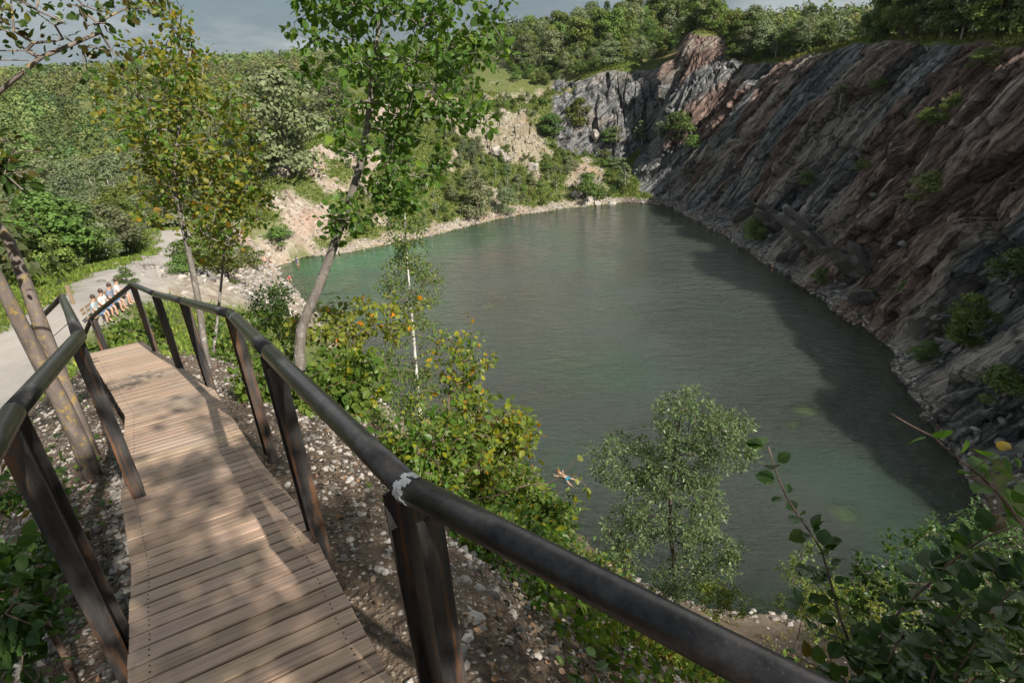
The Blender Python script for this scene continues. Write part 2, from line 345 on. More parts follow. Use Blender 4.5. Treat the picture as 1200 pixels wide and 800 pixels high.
# rim notches and tone of the rock, a per-place geological colour
colm = np.where(True, colm, 0); red = np.zeros(len(Z)); red[rk] = np.clip(.5+.9*fbm(np.c_[(q@s2)*.09, (q@s1)*.03, (q@s3)*.06], 4)+.25*wa, 0, 1)*(1-.75*colm)*(1-redw)+redw*np.clip(.62+.7*fbm(np.c_[(q@s2)*.16, (q@s1)*.03, (q@s3)*.06], 3), 0, 1)
pale = np.zeros(len(Z)); pale[rk] = np.clip(.45+.8*fbm(np.c_[(q@s2)*.16+40, (q@s1)*.03, q[:, 1]*.03], 4)+.35*wb, 0, 1)
ny, nx = XX.shape; ii = (np.arange(ny-1)[:, None]*nx+np.arange(nx-1)[None]).ravel()
quads = np.stack([ii, ii+1, ii+nx+1, ii+nx], -1)
ZG = V[:, 2].reshape(ny, nx)
def ground(x, y):
    x = np.atleast_1d(np.asarray(x, float)); y = np.atleast_1d(np.asarray(y, float))
    i = np.clip(np.searchsorted(GX, x)-1, 0, nx-2); j = np.clip(np.searchsorted(GY, y)-1, 0, ny-2)
    u = np.clip((x-GX[i])/(GX[i+1]-GX[i]), 0, 1); v = np.clip((y-GY[j])/(GY[j+1]-GY[j]), 0, 1)
    return ZG[j, i]*(1-u)*(1-v)+ZG[j, i+1]*u*(1-v)+ZG[j+1, i]*(1-u)*v+ZG[j+1, i+1]*u*v
def gmask(m, x, y):
    i = np.clip(np.searchsorted(GX, np.atleast_1d(x))-1, 0, nx-2); j = np.clip(np.searchsorted(GY, np.atleast_1d(y))-1, 0, ny-2); return m.reshape(ny, nx)[j, i]
def gz(x, y): return float(ground(x, y)[0])

def terrain_mat():
    m, nt, out = new_mat('quarry_ground'); n = N(nt); co = n('ShaderNodeTexCoord').outputs['Object']
    a = n('ShaderNodeVertexColor', {'layer_name': 'mask_a'}); b = n('ShaderNodeVertexColor', {'layer_name': 'mask_b'})
    A = n('ShaderNodeSeparateColor', None, Color=a.outputs[0]); B = n('ShaderNodeSeparateColor', None, Color=b.outputs[0])
    fine = n.noise(co, 9, 8, .65); mid = n.noise(co, 1.3, 8, .62); big = n.noise(co, .12, 5, .55)
    vor = n('ShaderNodeTexVoronoi', {'feature': 'F1'}, Vector=co, Scale=27.); vor2 = n('ShaderNodeTexVoronoi', {'feature': 'F1'}, Vector=co, Scale=75.)
    # turf and woodland floor
    turf = n.mix(n.ramp(mid.outputs[0], [(.35, 0.), (.62, 1.)]), (.07, .095, .024), (.13, .14, .045))
    turf = n.mix(n.ramp(big.outputs[0], [(.58, 0.), (.78, .8)]), turf, (.16, .115, .055))
    soil = n.mix(n.ramp(fine.outputs[0], [(.3, 0.), (.7, 1.)]), (.045, .032, .022), (.16, .115, .08))
    stone = n.ramp(n.mix(.5, vor.outputs['Color'], vor2.outputs['Color']), [(.15, (.16, .125, .10)), (.45, (.32, .27, .22)), (.8, (.52, .47, .41))])
    stony = n.mix(n.ramp(n.mix(.5, vor.outputs['Distance'], fine.outputs[0]), [(.30, 0.), (.42, 1.)]), stone, soil)
    scree = n.mix(n.ramp(mid.outputs[0], [(.38, 0.), (.62, 1.)]), (.24, .185, .14), (.40, .35, .295))
    scree = n.mix(n.ramp(big.outputs[0], [(.45, 0.), (.7, 1.)]), scree, (.34, .23, .17))
    # rock of the faces
    dot = lambda v: n('ShaderNodeVectorMath', {'operation': 'DOT_PRODUCT'}, i0=co, i1=v).outputs['Value']
    st = n('ShaderNodeCombineXYZ', None, X=dot((-.62, .16, -.77)), Y=dot((.1, .98, .12)), Z=dot((.78, .0, -.62)))
    str_ = n.noise(n.map(st, (.16, 1.9, 1.6)), 1.0, 12, .72, .25)
    c1 = n.ramp(str_.outputs[0], [(.34, (.03, .03, .034)), (.45, (.105, .106, .108)), (.54, (.205, .206, .202)), (.66, (.38, .37, .35))])
    c2 = n.ramp(str_.outputs[0], [(.34, (.045, .032, .029)), (.45, (.145, .092, .075)), (.55, (.26, .17, .135)), (.67, (.40, .31, .26))])
    rockc = n.mix(n.ramp(B.outputs[1], [(.50, 0.), (.66, .9)]), c1, c2)
    rockc = n.mix(n.ramp(n.math('ADD', B.outputs[2], n.math('MULTIPLY', n.math('SUBTRACT', mid.outputs[0], .5), .9)), [(.66, 0.), (.92, .7)]), rockc, (.36, .315, .265))
    wp = n('ShaderNodeVectorMath', {'operation': 'ADD'}, i0=st.outputs[0], i1=n('ShaderNodeVectorMath', {'operation': 'SCALE'}, i0=n.noise(co, .6, 4, .6).outputs['Color'], Scale=.55).outputs[0]).outputs[0]
    ck1 = n('ShaderNodeTexVoronoi', {'feature': 'DISTANCE_TO_EDGE'}, Vector=n.map(wp, (.08, .5, .5)), Scale=1.)
    ck2 = n('ShaderNodeTexVoronoi', {'feature': 'DISTANCE_TO_EDGE'}, Vector=n.map(wp, (.28, 1.9, 1.7)), Scale=1.)
    pl2 = n('ShaderNodeTexVoronoi', {'feature': 'F1'}, Vector=n.map(wp, (.28, 1.9, 1.7)), Scale=1.)
    ckf = n.math('MULTIPLY', n.ramp(ck1.outputs[0], [(.0, .25), (.06, 1.)]).outputs[0], n.ramp(ck2.outputs[0], [(.0, .6), (.07, 1.)]).outputs[0])
    rockc = n.mix(.3, rockc, n.mix(1., rockc, n.ramp(pl2.outputs['Color'], [(.1, .35), (.9, 1.7)]), 'MULTIPLY'))
    rockc = n.mix(1., rockc, ckf, 'MULTIPLY')
    pathc = n.mix(mid.outputs[0], (.25, .225, .20), (.38, .35, .315))
    c = n.mix(A.outputs[1], turf, scree)
    c = n.mix(n.ramp(n.math('ADD', B.outputs[0], n.math('MULTIPLY', n.math('SUBTRACT', mid.outputs[0], .5), .7)), [(.3, 0.), (.62, 1.)]), c, stony)
    c = n.mix(A.outputs[2], c, pathc)
    c = n.mix(n.ramp(n.math('ADD', A.outputs[0], n.math('MULTIPLY', n.math('SUBTRACT', fine.outputs[0], .5), .5)), [(.3, 0.), (.55, 1.)]), c, rockc)
    # algae and dark silt below the waterline
    z = n('ShaderNodeSeparateXYZ', None, Vector=co).outputs[2]
    c = n.mix(n('ShaderNodeMapRange', None, Value=z, From_Min=-.15, From_Max=-1.2, To_Min=0., To_Max=1.).outputs[0], c, (.10, .13, .06))
    h = n.math('ADD', n.math('MULTIPLY', mid.outputs[0], .6), n.math('MULTIPLY', fine.outputs[0], .25))
    h = n.math('ADD', h, n.math('MULTIPLY', n.math('ADD', n.math('MULTIPLY', str_.outputs[0], 1.3), n.math('MULTIPLY', ckf, .5)), A.outputs[0]))
    hs = n.math('MULTIPLY', n.math('ADD', vor.outputs['Distance'], n.math('MULTIPLY', vor2.outputs['Distance'], .4)), n.math('MULTIPLY', B.outputs[0], -.5))
    b1 = n('ShaderNodeBump', None, Strength=.9, Distance=.42, Height=n.math('MULTIPLY', h, n.math('ADD', n.math('MULTIPLY', A.outputs[0], .95), .08)))
    b2 = n('ShaderNodeBump', None, Strength=.8, Distance=.05, Height=n.math('ADD', hs, n.math('MULTIPLY', fine.outputs[0], .3)), Normal=b1)
    p = n('ShaderNodeBsdfPrincipled', None, Base_Color=c, Roughness=.92, Normal=b2); p.inputs['Specular IOR Level'].default_value = .25
    n.set(out.inputs[0], p); return m
stonym = np.clip(np.maximum.reduce([gravel*1.1*(.75+.6*n2), spoil*.3*(.8+.5*n1), beach*(G2[:, 0] > 22), (1-sstep(3, 9, AZD))*.7+.75*(1-sstep(18, 30, AZD))*(1-sstep(22, 27, G2[:, 1]))]), 0, 1)
screem = np.clip(np.maximum.reduce([scree, beach*(SD > 0)*.9*(G2[:, 0] < 22), spoil*.9]), 0, 1)
ter = obj('ground', mesh_np('ground', V, [quads], terrain_mat(), True,
      {'mask_a': np.c_[rock, screem, path], 'mask_b': np.c_[stonym, red, pale]}))
fl = np.ones(len(quads), bool); fl[(rock[quads].mean(1) > .4) | (scree[quads].mean(1) > .5)] = False; ter.data.polygons.foreach_set('use_smooth', fl)
tag(ter, kind='structure')

# ------------------------------------------------------------------ water
ROCKS_UNDER = [(945, 480, 1.5), (930, 497, .8), (990, 600, 1.4), (575, 462, 1.1), (580, 488, 1.0), (575, 357, 1.4), (388, 345, 1.6), (412, 338, 1.8), (402, 356, 1.2)]
wx = spaced([(-40, 0), (36, .45)]); wy = spaced([(17, 0), (112, .5)])
WX, WY = np.meshgrid(wx, wy); W2 = np.c_[WX.ravel(), WY.ravel()]; wsd = shore_dist(W2)
depth = -ground(W2[:, 0], W2[:, 1])
sh = np.exp(-np.clip(depth, 0, 9)/.95)*.9
for (px, py, r) in ROCKS_UNDER:
    c = onz(px, py, 0); sh = np.maximum(sh, .74*np.exp(-(np.hypot(W2[:, 0]-c[0], W2[:, 1]-c[1])/(r*.62))**2))
leftw = 1-sstep(-26, 8, W2[:, 0]+.45*(92-W2[:, 1]))   # green shallows, plus the slope's green reflection painted in, towards the beach side
gm = np.clip(leftw*1.1+.3*fbm(np.c_[W2/14., W2[:, :1]*0], 3), 0, 1)
nyw, nxw = WX.shape; ii = (np.arange(nyw-1)[:, None]*nxw+np.arange(nxw-1)[None]).ravel(); qd = np.stack([ii, ii+1, ii+nxw+1, ii+nxw], -1)
keep = (wsd < 1.2).reshape(nyw, nxw); kq = keep[:-1, :-1] & keep[1:, :-1] & keep[:-1, 1:] & keep[1:, 1:]
def water_mat():
    m, nt, out = new_mat('lake_water'); n = N(nt); co = n('ShaderNodeTexCoord').outputs['Object']
    a = n('ShaderNodeVertexColor', {'layer_name': 'depth_mask'}); A = n('ShaderNodeSeparateColor', None, Color=a.outputs[0])
    big = n.noise(co, .05, 4, .5)
    body = n.mix(A.outputs[1], (.028, .034, .026), (.004, .088, .036))  # the emerald also carries the painted reflection of the green slope
    body = n.mix(n.ramp(big.outputs[0], [(.4, 0.), (.65, .6)]), body, (.034, .044, .033))
    w1 = n.noise(n.map(co, (1.1, 2.6, 1), (0, 0, math.radians(25))), 1.0, 3, .6, .4)
    w2 = n.noise(n.map(co, (3.2, 6.0, 1), (0, 0, math.radians(-15))), 1.0, 4, .6, .6)
    patch = n.ramp(n.noise(co, .06, 3, .5).outputs[0], [(.35, .35), (.65, 1.)])
    w3 = n.noise(n.map(co, (.45, 1.0, 1), (0, 0, math.radians(35))), 1.0, 2, .5, .3)
    h = n.math('MULTIPLY', n.math('ADD', n.math('ADD', w1.outputs[0], n.math('MULTIPLY', w3.outputs[0], 1.6)), n.math('MULTIPLY', w2.outputs[0], .5)), patch)
    bp = n('ShaderNodeBump', None, Strength=1., Distance=.18, Height=h)
    dif = n('ShaderNodeBsdfPrincipled', None, Base_Color=body, Roughness=1., Subsurface_Weight=1., Subsurface_Radius=(1., 1.7, 1.3), Subsurface_Scale=5., Normal=n('ShaderNodeBump', None, Strength=.8, Distance=.30, Height=h)); dif.inputs['Specular IOR Level'].default_value = 0; tr = n('ShaderNodeBsdfTransparent', None, Color=(.62, .82, .6, 1))
    base = n('ShaderNodeMixShader', None, i0=A.outputs[0]); n.set(base.inputs[1], dif); n.set(base.inputs[2], tr)
    gl = n('ShaderNodeBsdfGlossy', None, Color=(1, 1, 1, 1), Roughness=.06, Normal=bp)
    fr = n('ShaderNodeFresnel', None, IOR=1.33, Normal=bp)
    mx = n('ShaderNodeMixShader', None, i0=fr); n.set(mx.inputs[1], base); n.set(mx.inputs[2], gl)
    n.set(out.inputs[0], mx); return m
wm = water_mat()
wat = obj('lake_water', mesh_np('lake_water', np.c_[W2, np.full(len(W2), .0)], [qd[kq.ravel()]], wm, True, {'depth_mask': np.c_[sh, gm, sh*0]}))
tag(wat, kind='structure')

# ------------------------------------------------------------------ rocks
def rock_mesh(name, r, seed, mat, n=2, flat=.6):
    import bmesh
    bm = bmesh.new(); bmesh.ops.create_icosphere(bm, subdivisions=n, radius=1.)
    v = np.array([x.co for x in bm.verts]); f = np.array([[w.index for w in x.verts] for x in bm.faces]); bm.free()
    wv, _ = worley(v*1.3+seed*3.7, 1.1); v = v*(1+.45*wv+.12*noise(v*3+seed))[:, None]*np.array([1, .8, flat])
    return mesh_np(name, v*r, [f], mat)
def stone_mat(name, c0, c1, sc=5):
    m, nt, out = new_mat(name); n = N(nt); co = n('ShaderNodeTexCoord').outputs['Object']; oi = n('ShaderNodeObjectInfo')
    nz = n.noise(co, sc, 7, .65); c = n.mix(nz.outputs[0], c0, c1)
    b = n('ShaderNodeBump', None, Strength=.6, Distance=.05, Height=nz.outputs[0])
    n.set(out.inputs[0], n('ShaderNodeBsdfPrincipled', None, Base_Color=c, Roughness=.9, Normal=b)); return m
M['stone'] = stone_mat('limestone', (.22, .185, .155), (.50, .46, .41))
M['stone_dark'] = stone_mat('slate_stone', (.06, .058, .058), (.20, .19, .18))
M['stone_yellow'] = stone_mat('silted_stone', (.45, .40, .22), (.62, .57, .36))

def scatter_stones(name, n, pick, smin, smax, mat, label, power=2.6):
    """loose stones nobody could count, as one mesh"""
    import bmesh
    bm = bmesh.new(); bmesh.ops.create_icosphere(bm, subdivisions=1, radius=1.)
    b = np.array([x.co for x in bm.verts]); f = np.array([[w.index for w in x.verts] for x in bm.faces]); bm.free()
    vs = []; fs = []; pts = pick(n); zg = ground(pts[:, 0], pts[:, 1]); cols = []
    for k, (p, z) in enumerate(zip(pts, zg)):
        s = smin+(smax-smin)*RNG.random()**power; a = RNG.random()*6.28
        R = np.array([[math.cos(a), -math.sin(a), 0], [math.sin(a), math.cos(a), 0], [0, 0, 1]])
        v = b*(1+RNG.uniform(-.28, .28, (len(b), 1)))*np.array([1, RNG.uniform(.55, .95), RNG.uniform(.35, .7)])*s
        vs.append(v@R.T+np.array([p[0], p[1], z+s*.12])); fs.append(f+len(b)*k); cols.append(np.full((len(b), 3), RNG.uniform(.22, 1.05)))
    o = obj(name, mesh_np(name, np.concatenate(vs), [np.concatenate(fs)], mat, False, {'tint': np.concatenate(cols)})); tag(o, label, 'stones', None, 'stuff'); return o
def tinted_stone(name, c0, c1):
    m, nt, out = new_mat(name); n = N(nt); co = n('ShaderNodeTexCoord').outputs['Object']; at = n('ShaderNodeVertexColor', {'layer_name': 'tint'})
    nz = n.noise(co, 25, 5, .65); c = n.mix(1., n.mix(nz.outputs[0], c0, c1), at.outputs[0], 'MULTIPLY')
    n.set(out.inputs[0], n('ShaderNodeBsdfPrincipled', None, Base_Color=c, Roughness=.92)); return m
M['gravel'] = tinted_stone('gravel_stone', (.30, .255, .215), (.56, .52, .47))
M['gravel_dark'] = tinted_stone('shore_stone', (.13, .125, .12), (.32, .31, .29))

def pick_deck(n):
    L = resample(DC, .05, False); i = RNG.integers(0, len(L), n); c = L[i]; off = RNG.normal(0, 1.25, n)
    t = np.gradient(L, axis=0)[i]; nn = np.c_[t[:, 1], -t[:, 0]]; nn /= np.linalg.norm(nn, axis=1)[:, None]
    off = np.where(np.abs(off) < .42, np.sign(off)*.45+off*.3, off); off += (off > 0)*RNG.random(n)*.9; return c[:, :2]+nn*off[:, None]
def clip(n, pts): return pts[:n]
scatter_stones('gravel', 14000, pick_deck, .005, .036, M['gravel'], 'pale broken limestone gravel spread along both sides of the wooden walkway', 3.2)
def pick_shore(n):
    i = RNG.integers(0, len(SH), n*3); p = SH[i]+RNG.normal(0, .8, (n*3, 2)); sd = shore_dist(p); ok = (sd > -.4) & (sd < np.where(p[:, 0] > 20, .9, 2.6)) & ((p[:, 1] > 40) | (RNG.random(n*3) < .35)); return p[ok][:n]
scatter_stones('shore_stones', 7000, pick_shore, .05, .26, M['gravel'], 'pale stones and pebbles lining the waterline around the lake', 3.5)
def pick_spoil(n):
    L = resample(SPOIL[:, :2], .3, False); return L[RNG.integers(0, len(L), n)]+RNG.normal(0, 2.6, (n, 2))
scatter_stones('spoil_stones', 3200, pick_spoil, .06, .38, M['gravel'], 'tumbled white limestone rubble on the bank above the beach', 3.2)
def pick_slope(n):
    a = np.radians(RNG.uniform(-12, 50, n)); D = RNG.uniform(1.8, 21, n); return np.c_[D*np.sin(a), D*np.cos(a)]
scatter_stones('slope_stones', 2600, pick_slope, .008, .06, M['gravel'], 'small stones lying on the steep bank below the handrail', 3.)
def pick_scree(n):
    p = np.c_[RNG.uniform(-44, 26, n*6), RNG.uniform(88, 132, n*6)]; ok = (gmask(screem, p[:, 0], p[:, 1]) > .45) & (shore_dist(p) > .5); return p[ok][:n]
scatter_stones('scree_stones', 4200, pick_scree, .08, .36, M['gravel'], 'loose pale scree lying on the far slope above the lake', 3.4)
def pick_cliff(n):
    p = np.c_[RNG.uniform(25, 46, n*5), RNG.uniform(22, 104, n*5)]; sd = shore_dist(p); ok = (sd > .6) & (sd < 9) & (RNG.random(len(p)) < np.exp(-sd/4.)); return p[ok][:n]
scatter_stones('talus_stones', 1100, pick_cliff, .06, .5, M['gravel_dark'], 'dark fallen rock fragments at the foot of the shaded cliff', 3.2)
for k, (px, py, s) in enumerate([(600, 152, 0), (583, 172, 1.7), (592, 177, 1.2), (676, 226, 1.2), (716, 236, .9), (700, 238, .7), (698, 160, 1.3), (625, 195, 1.2), (690, 235, 1.2)]):
    if not s: continue
    D = {152: 126, 172: 119, 177: 118, 226: 112, 236: 110.5, 238: 110, 160: 131, 195: 117, 235: 110.5}[py]
    q = P(px, py, D); o = obj('boulder', rock_mesh('boulder', s, k+3, M['stone']), None, (q[0], q[1], gz(q[0], q[1])+s*.2)); o.rotation_euler = (.2*k, .1*k, k*1.3)
    tag(o, {2: '%s grey boulder on the green far slope', 6: 'pale boulder at the foot of the dark columnar rock face'}.get(k, ['', 'large grey-white boulder standing alone in the grass of the far slope', 'smaller boulder leaning on the large grey-white one on the far slope', 'flat pale boulder on the far shoreline by the green shrubs', 'pale boulder at the far corner where shore meets cliff', 'second boulder just left of the far corner of the shore', '', 'small pale boulder half way up the grassy far slope', 'low boulder at the waterline left of the far corner'][k]).replace('%s', 'smaller'), 'boulder')
for k, (px, py, r) in enumerate(ROCKS_UNDER):
    c = onz(px, py, 0); o = obj('submerged_rock', rock_mesh('submerged_rock', r*1.1, k+40, M['stone_yellow'], 3, .18), None, (c[0], c[1], -(r*.25+.10)))
    tag(o, ['large yellowish rock under the water in front of the dark cliff', 'small yellowish rock under the water beside the larger one', 'dull brown rock under the dark water near the bushes', 'faint greenish rock under the water right of the birch', 'lower of two faint rocks under the water right of the birch', 'faint rock under the water near the lake centre, left side', 'left of three tan rocks under the shallow green water behind the speckled trunk', 'farthest of three tan rocks under the shallow green water', 'nearest of three tan rocks under the shallow green water'][k], 'rock')
# bigger blocks in the cliff foot
for k, (px, py, s) in enumerate([(945, 275, 3.2), (965, 292, 2.4), (905, 262, 2.6), (1000, 315, 2.6), (1010, 352, 1.6), (930, 300, 1.7), (1110, 380, 1.6), (870, 255, 1.8)]):
    r = ray(px, py); t = np.linspace(30, 140, 600); pp = CAM+r[None]*(t/np.hypot(r[0], r[1]))[:, None]; hit = np.argmax(pp[:, 2] < ground(pp[:, 0], pp[:, 1])); q = pp[hit]
    o = obj('rock_slab', rock_mesh('rock_slab', s, k+60, M['stone_dark'], 3, .32), None, q); o.rotation_euler = (.1, .75, .3+.2*k); o.scale = (1.5, 1, 1)
    tag(o, ['big smooth grey slab tilted towards the water low on the cliff', 'grey slab lying just below the biggest tilted slab', 'grey slab above the far end of the cliff shore', 'wide grey slab right of the tilted slabs on the lower cliff', 'small slab just above the cliff waterline, middle of the right shore', 'small slab between waterline and the big tilted slab', 'dark block beside the tree at the foot of the cliff', 'farthest small slab low on the right cliff'][k], 'rock')

# ------------------------------------------------------------------ leaves and trees
LEAF6 = np.array([[0, 0, 0], [-.25, .18, .05], [-.35, .46, .07], [-.22, .78, .02], [0, 1, -.08], [.22, .78, .02], [.35, .46, .07], [.25, .18, .05], [0, .46, 0.]])
LF6 = np.array([[0, 8, 2, 1], [8, 4, 3, 2], [0, 7, 6, 8], [8, 6, 5, 4]])
LEAF4 = np.array([[0, 0, 0], [-.36, .5, .05], [0, 1, 0], [.36, .5, .05]]); LF4 = np.array([[0, 3, 2, 1]])
def norm(v): return v/(np.linalg.norm(v, axis=-1, keepdims=True)+1e-9)
def leaves(pos, direc, nor, size, tint, narrow=1., six=True):
    """one small folded leaf per row"""
    T, Fq = (LEAF6, LF6) if six else (LEAF4, LF4)
    y = norm(direc); z = nor-(nor*y).sum(1, keepdims=True)*y; z = norm(z); x = np.cross(y, z)
    L = T*np.array([narrow, 1, 1])
    Vv = pos[:, None]+size[:, None, None]*(L[None, :, :1]*x[:, None]+L[None, :, 1:2]*y[:, None]+L[None, :, 2:]*z[:, None])
    k = len(T); Ff = (Fq[None]+(np.arange(len(pos))*k)[:, None, None]).reshape(-1, 4)
    return Vv.reshape(-1, 3), Ff, np.repeat(tint, k, 0)
def rdir(n): return norm(RNG.normal(size=(n, 3)))
def tints(n, base=((1, 1, 1), 1.), alts=(), spread=.22):
    t = np.ones((n, 3))*np.array(base[0])*(1+RNG.uniform(-spread, spread, (n, 1)))
    for col, share in alts:
        m = RNG.random(n) < share; t[m] = np.array(col)*(1+RNG.uniform(-spread, spread, (m.sum(), 1)))
    return t
def grow(trunk, attract, up=.15, jag=.10):
    """connect attractor points to the nearest node: returns nodes, parent, is_tip"""
    T = np.asarray(trunk, float); Pd = np.vstack([2*T[:1]-T[1:2], T, 2*T[-1:]-T[-2:-1]]); sm_ = []
    for k in range(1, len(Pd)-2):   # smooth curve through the trunk points
        for u in np.linspace(0, 1, 8, endpoint=False):
            p0, p1, p2, p3 = Pd[k-1:k+3]; sm_.append(.5*(2*p1+(p2-p0)*u+(2*p0-5*p1+4*p2-p3)*u*u+(3*p1-p0-3*p2+p3)*u**3))
    T = np.vstack([sm_, T[-1:]]); L = np.r_[0, np.cumsum(np.linalg.norm(np.diff(T, axis=0), axis=1))]; m = max(4, int(L[-1]/.25))
    m = min(m, 40); t = np.linspace(0, L[-1], m); nodes = [np.array([np.interp(x, L, T[:, k]) for k in range(3)]) for x in t]
    par = [-1]+list(range(m-1)); nt0 = m
    A = np.asarray(attract); tr = np.array(nodes); dd = np.sqrt(((A[:, None]-tr[None])**2).sum(-1)).min(1); A = A[np.argsort(dd)]
    arr = np.array(nodes)
    for a in A:
        v = a-arr; d = np.linalg.norm(v, axis=1)
        cost = d+.45*np.maximum(0, -(v[:, 2])-.0)+.25*(np.arange(len(arr)) < nt0*.2)*d
        i = int(cost.argmin()); b = arr[i]; n = max(1, int(d[i]/(.22+.06*d[i]))); n = min(n, 6)
        prev = i; new = []
        for k in range(1, n+1):
            s = k/n; p = b+(a-b)*s+np.array([0, 0, up*d[i]*s*(1-s)*2])+(RNG.normal(size=3)*jag*d[i]*s*(1-s) if k < n else 0)
            par.append(prev); new.append(p); prev = len(par)-1
        arr = np.vstack([arr, new])
    tip = np.ones(len(par), bool); tip[[p for p in par if p >= 0]] = False
    return arr, np.array(par), tip, nt0
def wood(nodes, par, r_tip, r_base, nt0, expo=2.3, sides=5):
    w = np.zeros(len(par)); tip = np.ones(len(par), bool); tip[par[par >= 0]] = False; w[tip] = 1.
    for i in range(len(par)-1, nt0-1, -1): w[par[i]] += w[i]
    for i in range(nt0-1, 0, -1): w[par[i]] += w[i]
    r = r_tip*np.maximum(w, 1)**(1/expo); r = np.minimum(r, r_base)
    tl = np.linspace(1, 0, nt0); r[:nt0] = np.maximum(r[:nt0], r_base*(tl**.8*.9+.1)); mb = MB(); tk = MB()
    tk.tube(nodes[:nt0], r[:nt0], 9)
    ch = np.arange(nt0, len(par)); pa = par[ch]
    a = nodes[pa]; b = nodes[ch]; T = norm(b-a); ref = np.where(np.abs(T[:, 2:3]) > .85, np.array([[1., 0, 0]]), np.array([[0, 0, 1.]])); X = norm(np.cross(T, ref)); Y = np.cross(T, X)
    an = np.arange(sides)*2*math.pi/sides; ra = np.minimum(r[pa], r[ch]*1.5); ov = T*ra[:, None]*.3
    ring = lambda c, rr: c[:, None]+rr[:, None, None]*(np.cos(an)[None, :, None]*X[:, None]+np.sin(an)[None, :, None]*Y[:, None])
    Vv = np.concatenate([ring(a-ov, ra), ring(b, r[ch])], 1).reshape(-1, 3); j = np.arange(sides); k = (j+1) % sides
    q = np.stack([j, j+sides, k+sides, k], -1); Q = (q[None]+(np.arange(len(ch))*2*sides)[:, None, None]).reshape(-1, 4); mb.add(Vv, [Q]); return tk, mb, r
def ellip(c, r, n, shell=.0):
    d = rdir(n); u = RNG.random(n)**(1/3.)
    if shell: u = shell+(1-shell)*u
    return np.asarray(c)+d*u[:, None]*np.asarray(r)
def on_deck(p):
    d, z = poly_dist(p[:, :2], DC); return (d < .62) & (p[:, 2] < z+1.25)
def near_tree(name, label, cat, trunk, blobs, nleaf, lsize, lmat, bmat, rb, rt=.004, spread=.16, alts=(), base=(1, 1, 1), narrow=1., droop=.25, group=None, flat=.5, brm=None, spr=.22):
    """blobs: (centre, radii, n attractors) of the crown in world space"""
    base_p = np.array(trunk[0]); A = np.concatenate([ellip(c, r, n, .25) for c, r, n in blobs])
    A = A[~on_deck(A)]; nodes, par, tip, nt0 = grow(trunk, A)
    root = empty(name, base_p, label, cat, group)
    tk, mb, r = wood(nodes, par, rt, rb, nt0); n0 = tk.n; tk.add(np.concatenate(mb.V), [np.concatenate(f) for f in mb.F.values()])
    to = tk.build('trunk', bmat, root, True, loc=base_p); to.data.materials.append(brm or (M['twig'] if bmat is M['bark_birch'] else bmat))
    st = np.empty(len(to.data.polygons), np.int32); to.data.polygons.foreach_get('loop_start', st); vi = np.empty(len(to.data.loops), np.int32); to.data.loops.foreach_get('vertex_index', vi)
    to.data.polygons.foreach_set('material_index', (vi[st] >= n0).astype(np.int32))
    # leaves sit on the outer twigs
    cand = np.where(np.arange(len(par)) >= nt0)[0]; thin = cand[r[cand] < rt*2.6]
    i = RNG.choice(thin, nleaf); pa = nodes[par[i]]; s = RNG.random((nleaf, 1)); pos = pa+(nodes[i]-pa)*s
    br = norm(nodes[i]-pa); off = rdir(nleaf); pos = pos+off*(spread*RNG.random((nleaf, 1))**.7)
    dr = norm(br*.5+off*.8+np.array([0, 0, -droop])+RNG.normal(size=(nleaf, 3))*.35)
    nr = norm(np.array([0, 0, 1.])*flat+rdir(nleaf)*.6)
    ok = ~on_deck(pos); pos, dr, nr = pos[ok], dr[ok], nr[ok]; nleaf = len(pos)
    lv, lf, lt = leaves(pos-base_p, dr, nr, lsize*(.45+.85*RNG.random(nleaf)**1.3), tints(nleaf, (base, 1.), alts, spr), narrow)
    obj('crown', mesh_np('crown', lv, [lf], lmat, False, {'tint': lt}), root); return root

def g3(x, y, up=0.): return np.array([x, y, gz(x, y)+up])
def base_at(px, py, D):
    q = P(px, py, D); return np.array([q[0], q[1], gz(q[0], q[1])-.1])
ORANGE = (3.0, 1.15, .6); YEL = (2.0, 1.35, .7); PALE = (1.5, 1.35, 1.2); BROWN = (1.3, .6, .5)
# tall sallow by the rail
b0 = base_at(338, 420, 7.0)
near_tree('sallow_tree', 'tall green broadleaf tree with speckled leaning trunk just right of the walkway rail', 'tree', [b0, P(352, 392, 7.), P(372, 340, 6.95), P(398, 268, 6.9), P(424, 185, 6.8), P(437, 90, 6.8), P(445, 20, 6.8), P(452, -90, 6.9)],
          [(P(445, 40, 6.7), (1.0, .8, .62), 70), (P(500, 70, 6.7), (.85, .7, .6), 70), (P(535, 20, 6.6), (.75, .6, .42), 45), (P(530, 120, 6.7), (.62, .5, .36), 30), (P(405, 20, 6.8), (.45, .5, .3), 24), (P(440, 140, 6.8), (.55, .5, .4), 40), (P(480, 190, 6.7), (.55, .5, .25), 26), (P(455, -70, 6.8), (1.5, 1., .7), 60), (P(430, 235, 6.8), (.5, .4, .25), 30), (P(470, 225, 6.7), (.4, .3, .18), 14), (P(400, 270, 6.8), (.22, .2, .15), 8)],
          4500, .092, M['leaf_sallow'], M['bark_grey'], .072, .0035, .13, [((1.5, 1.25, .8), .15), ((.7, .75, .8), .2)])
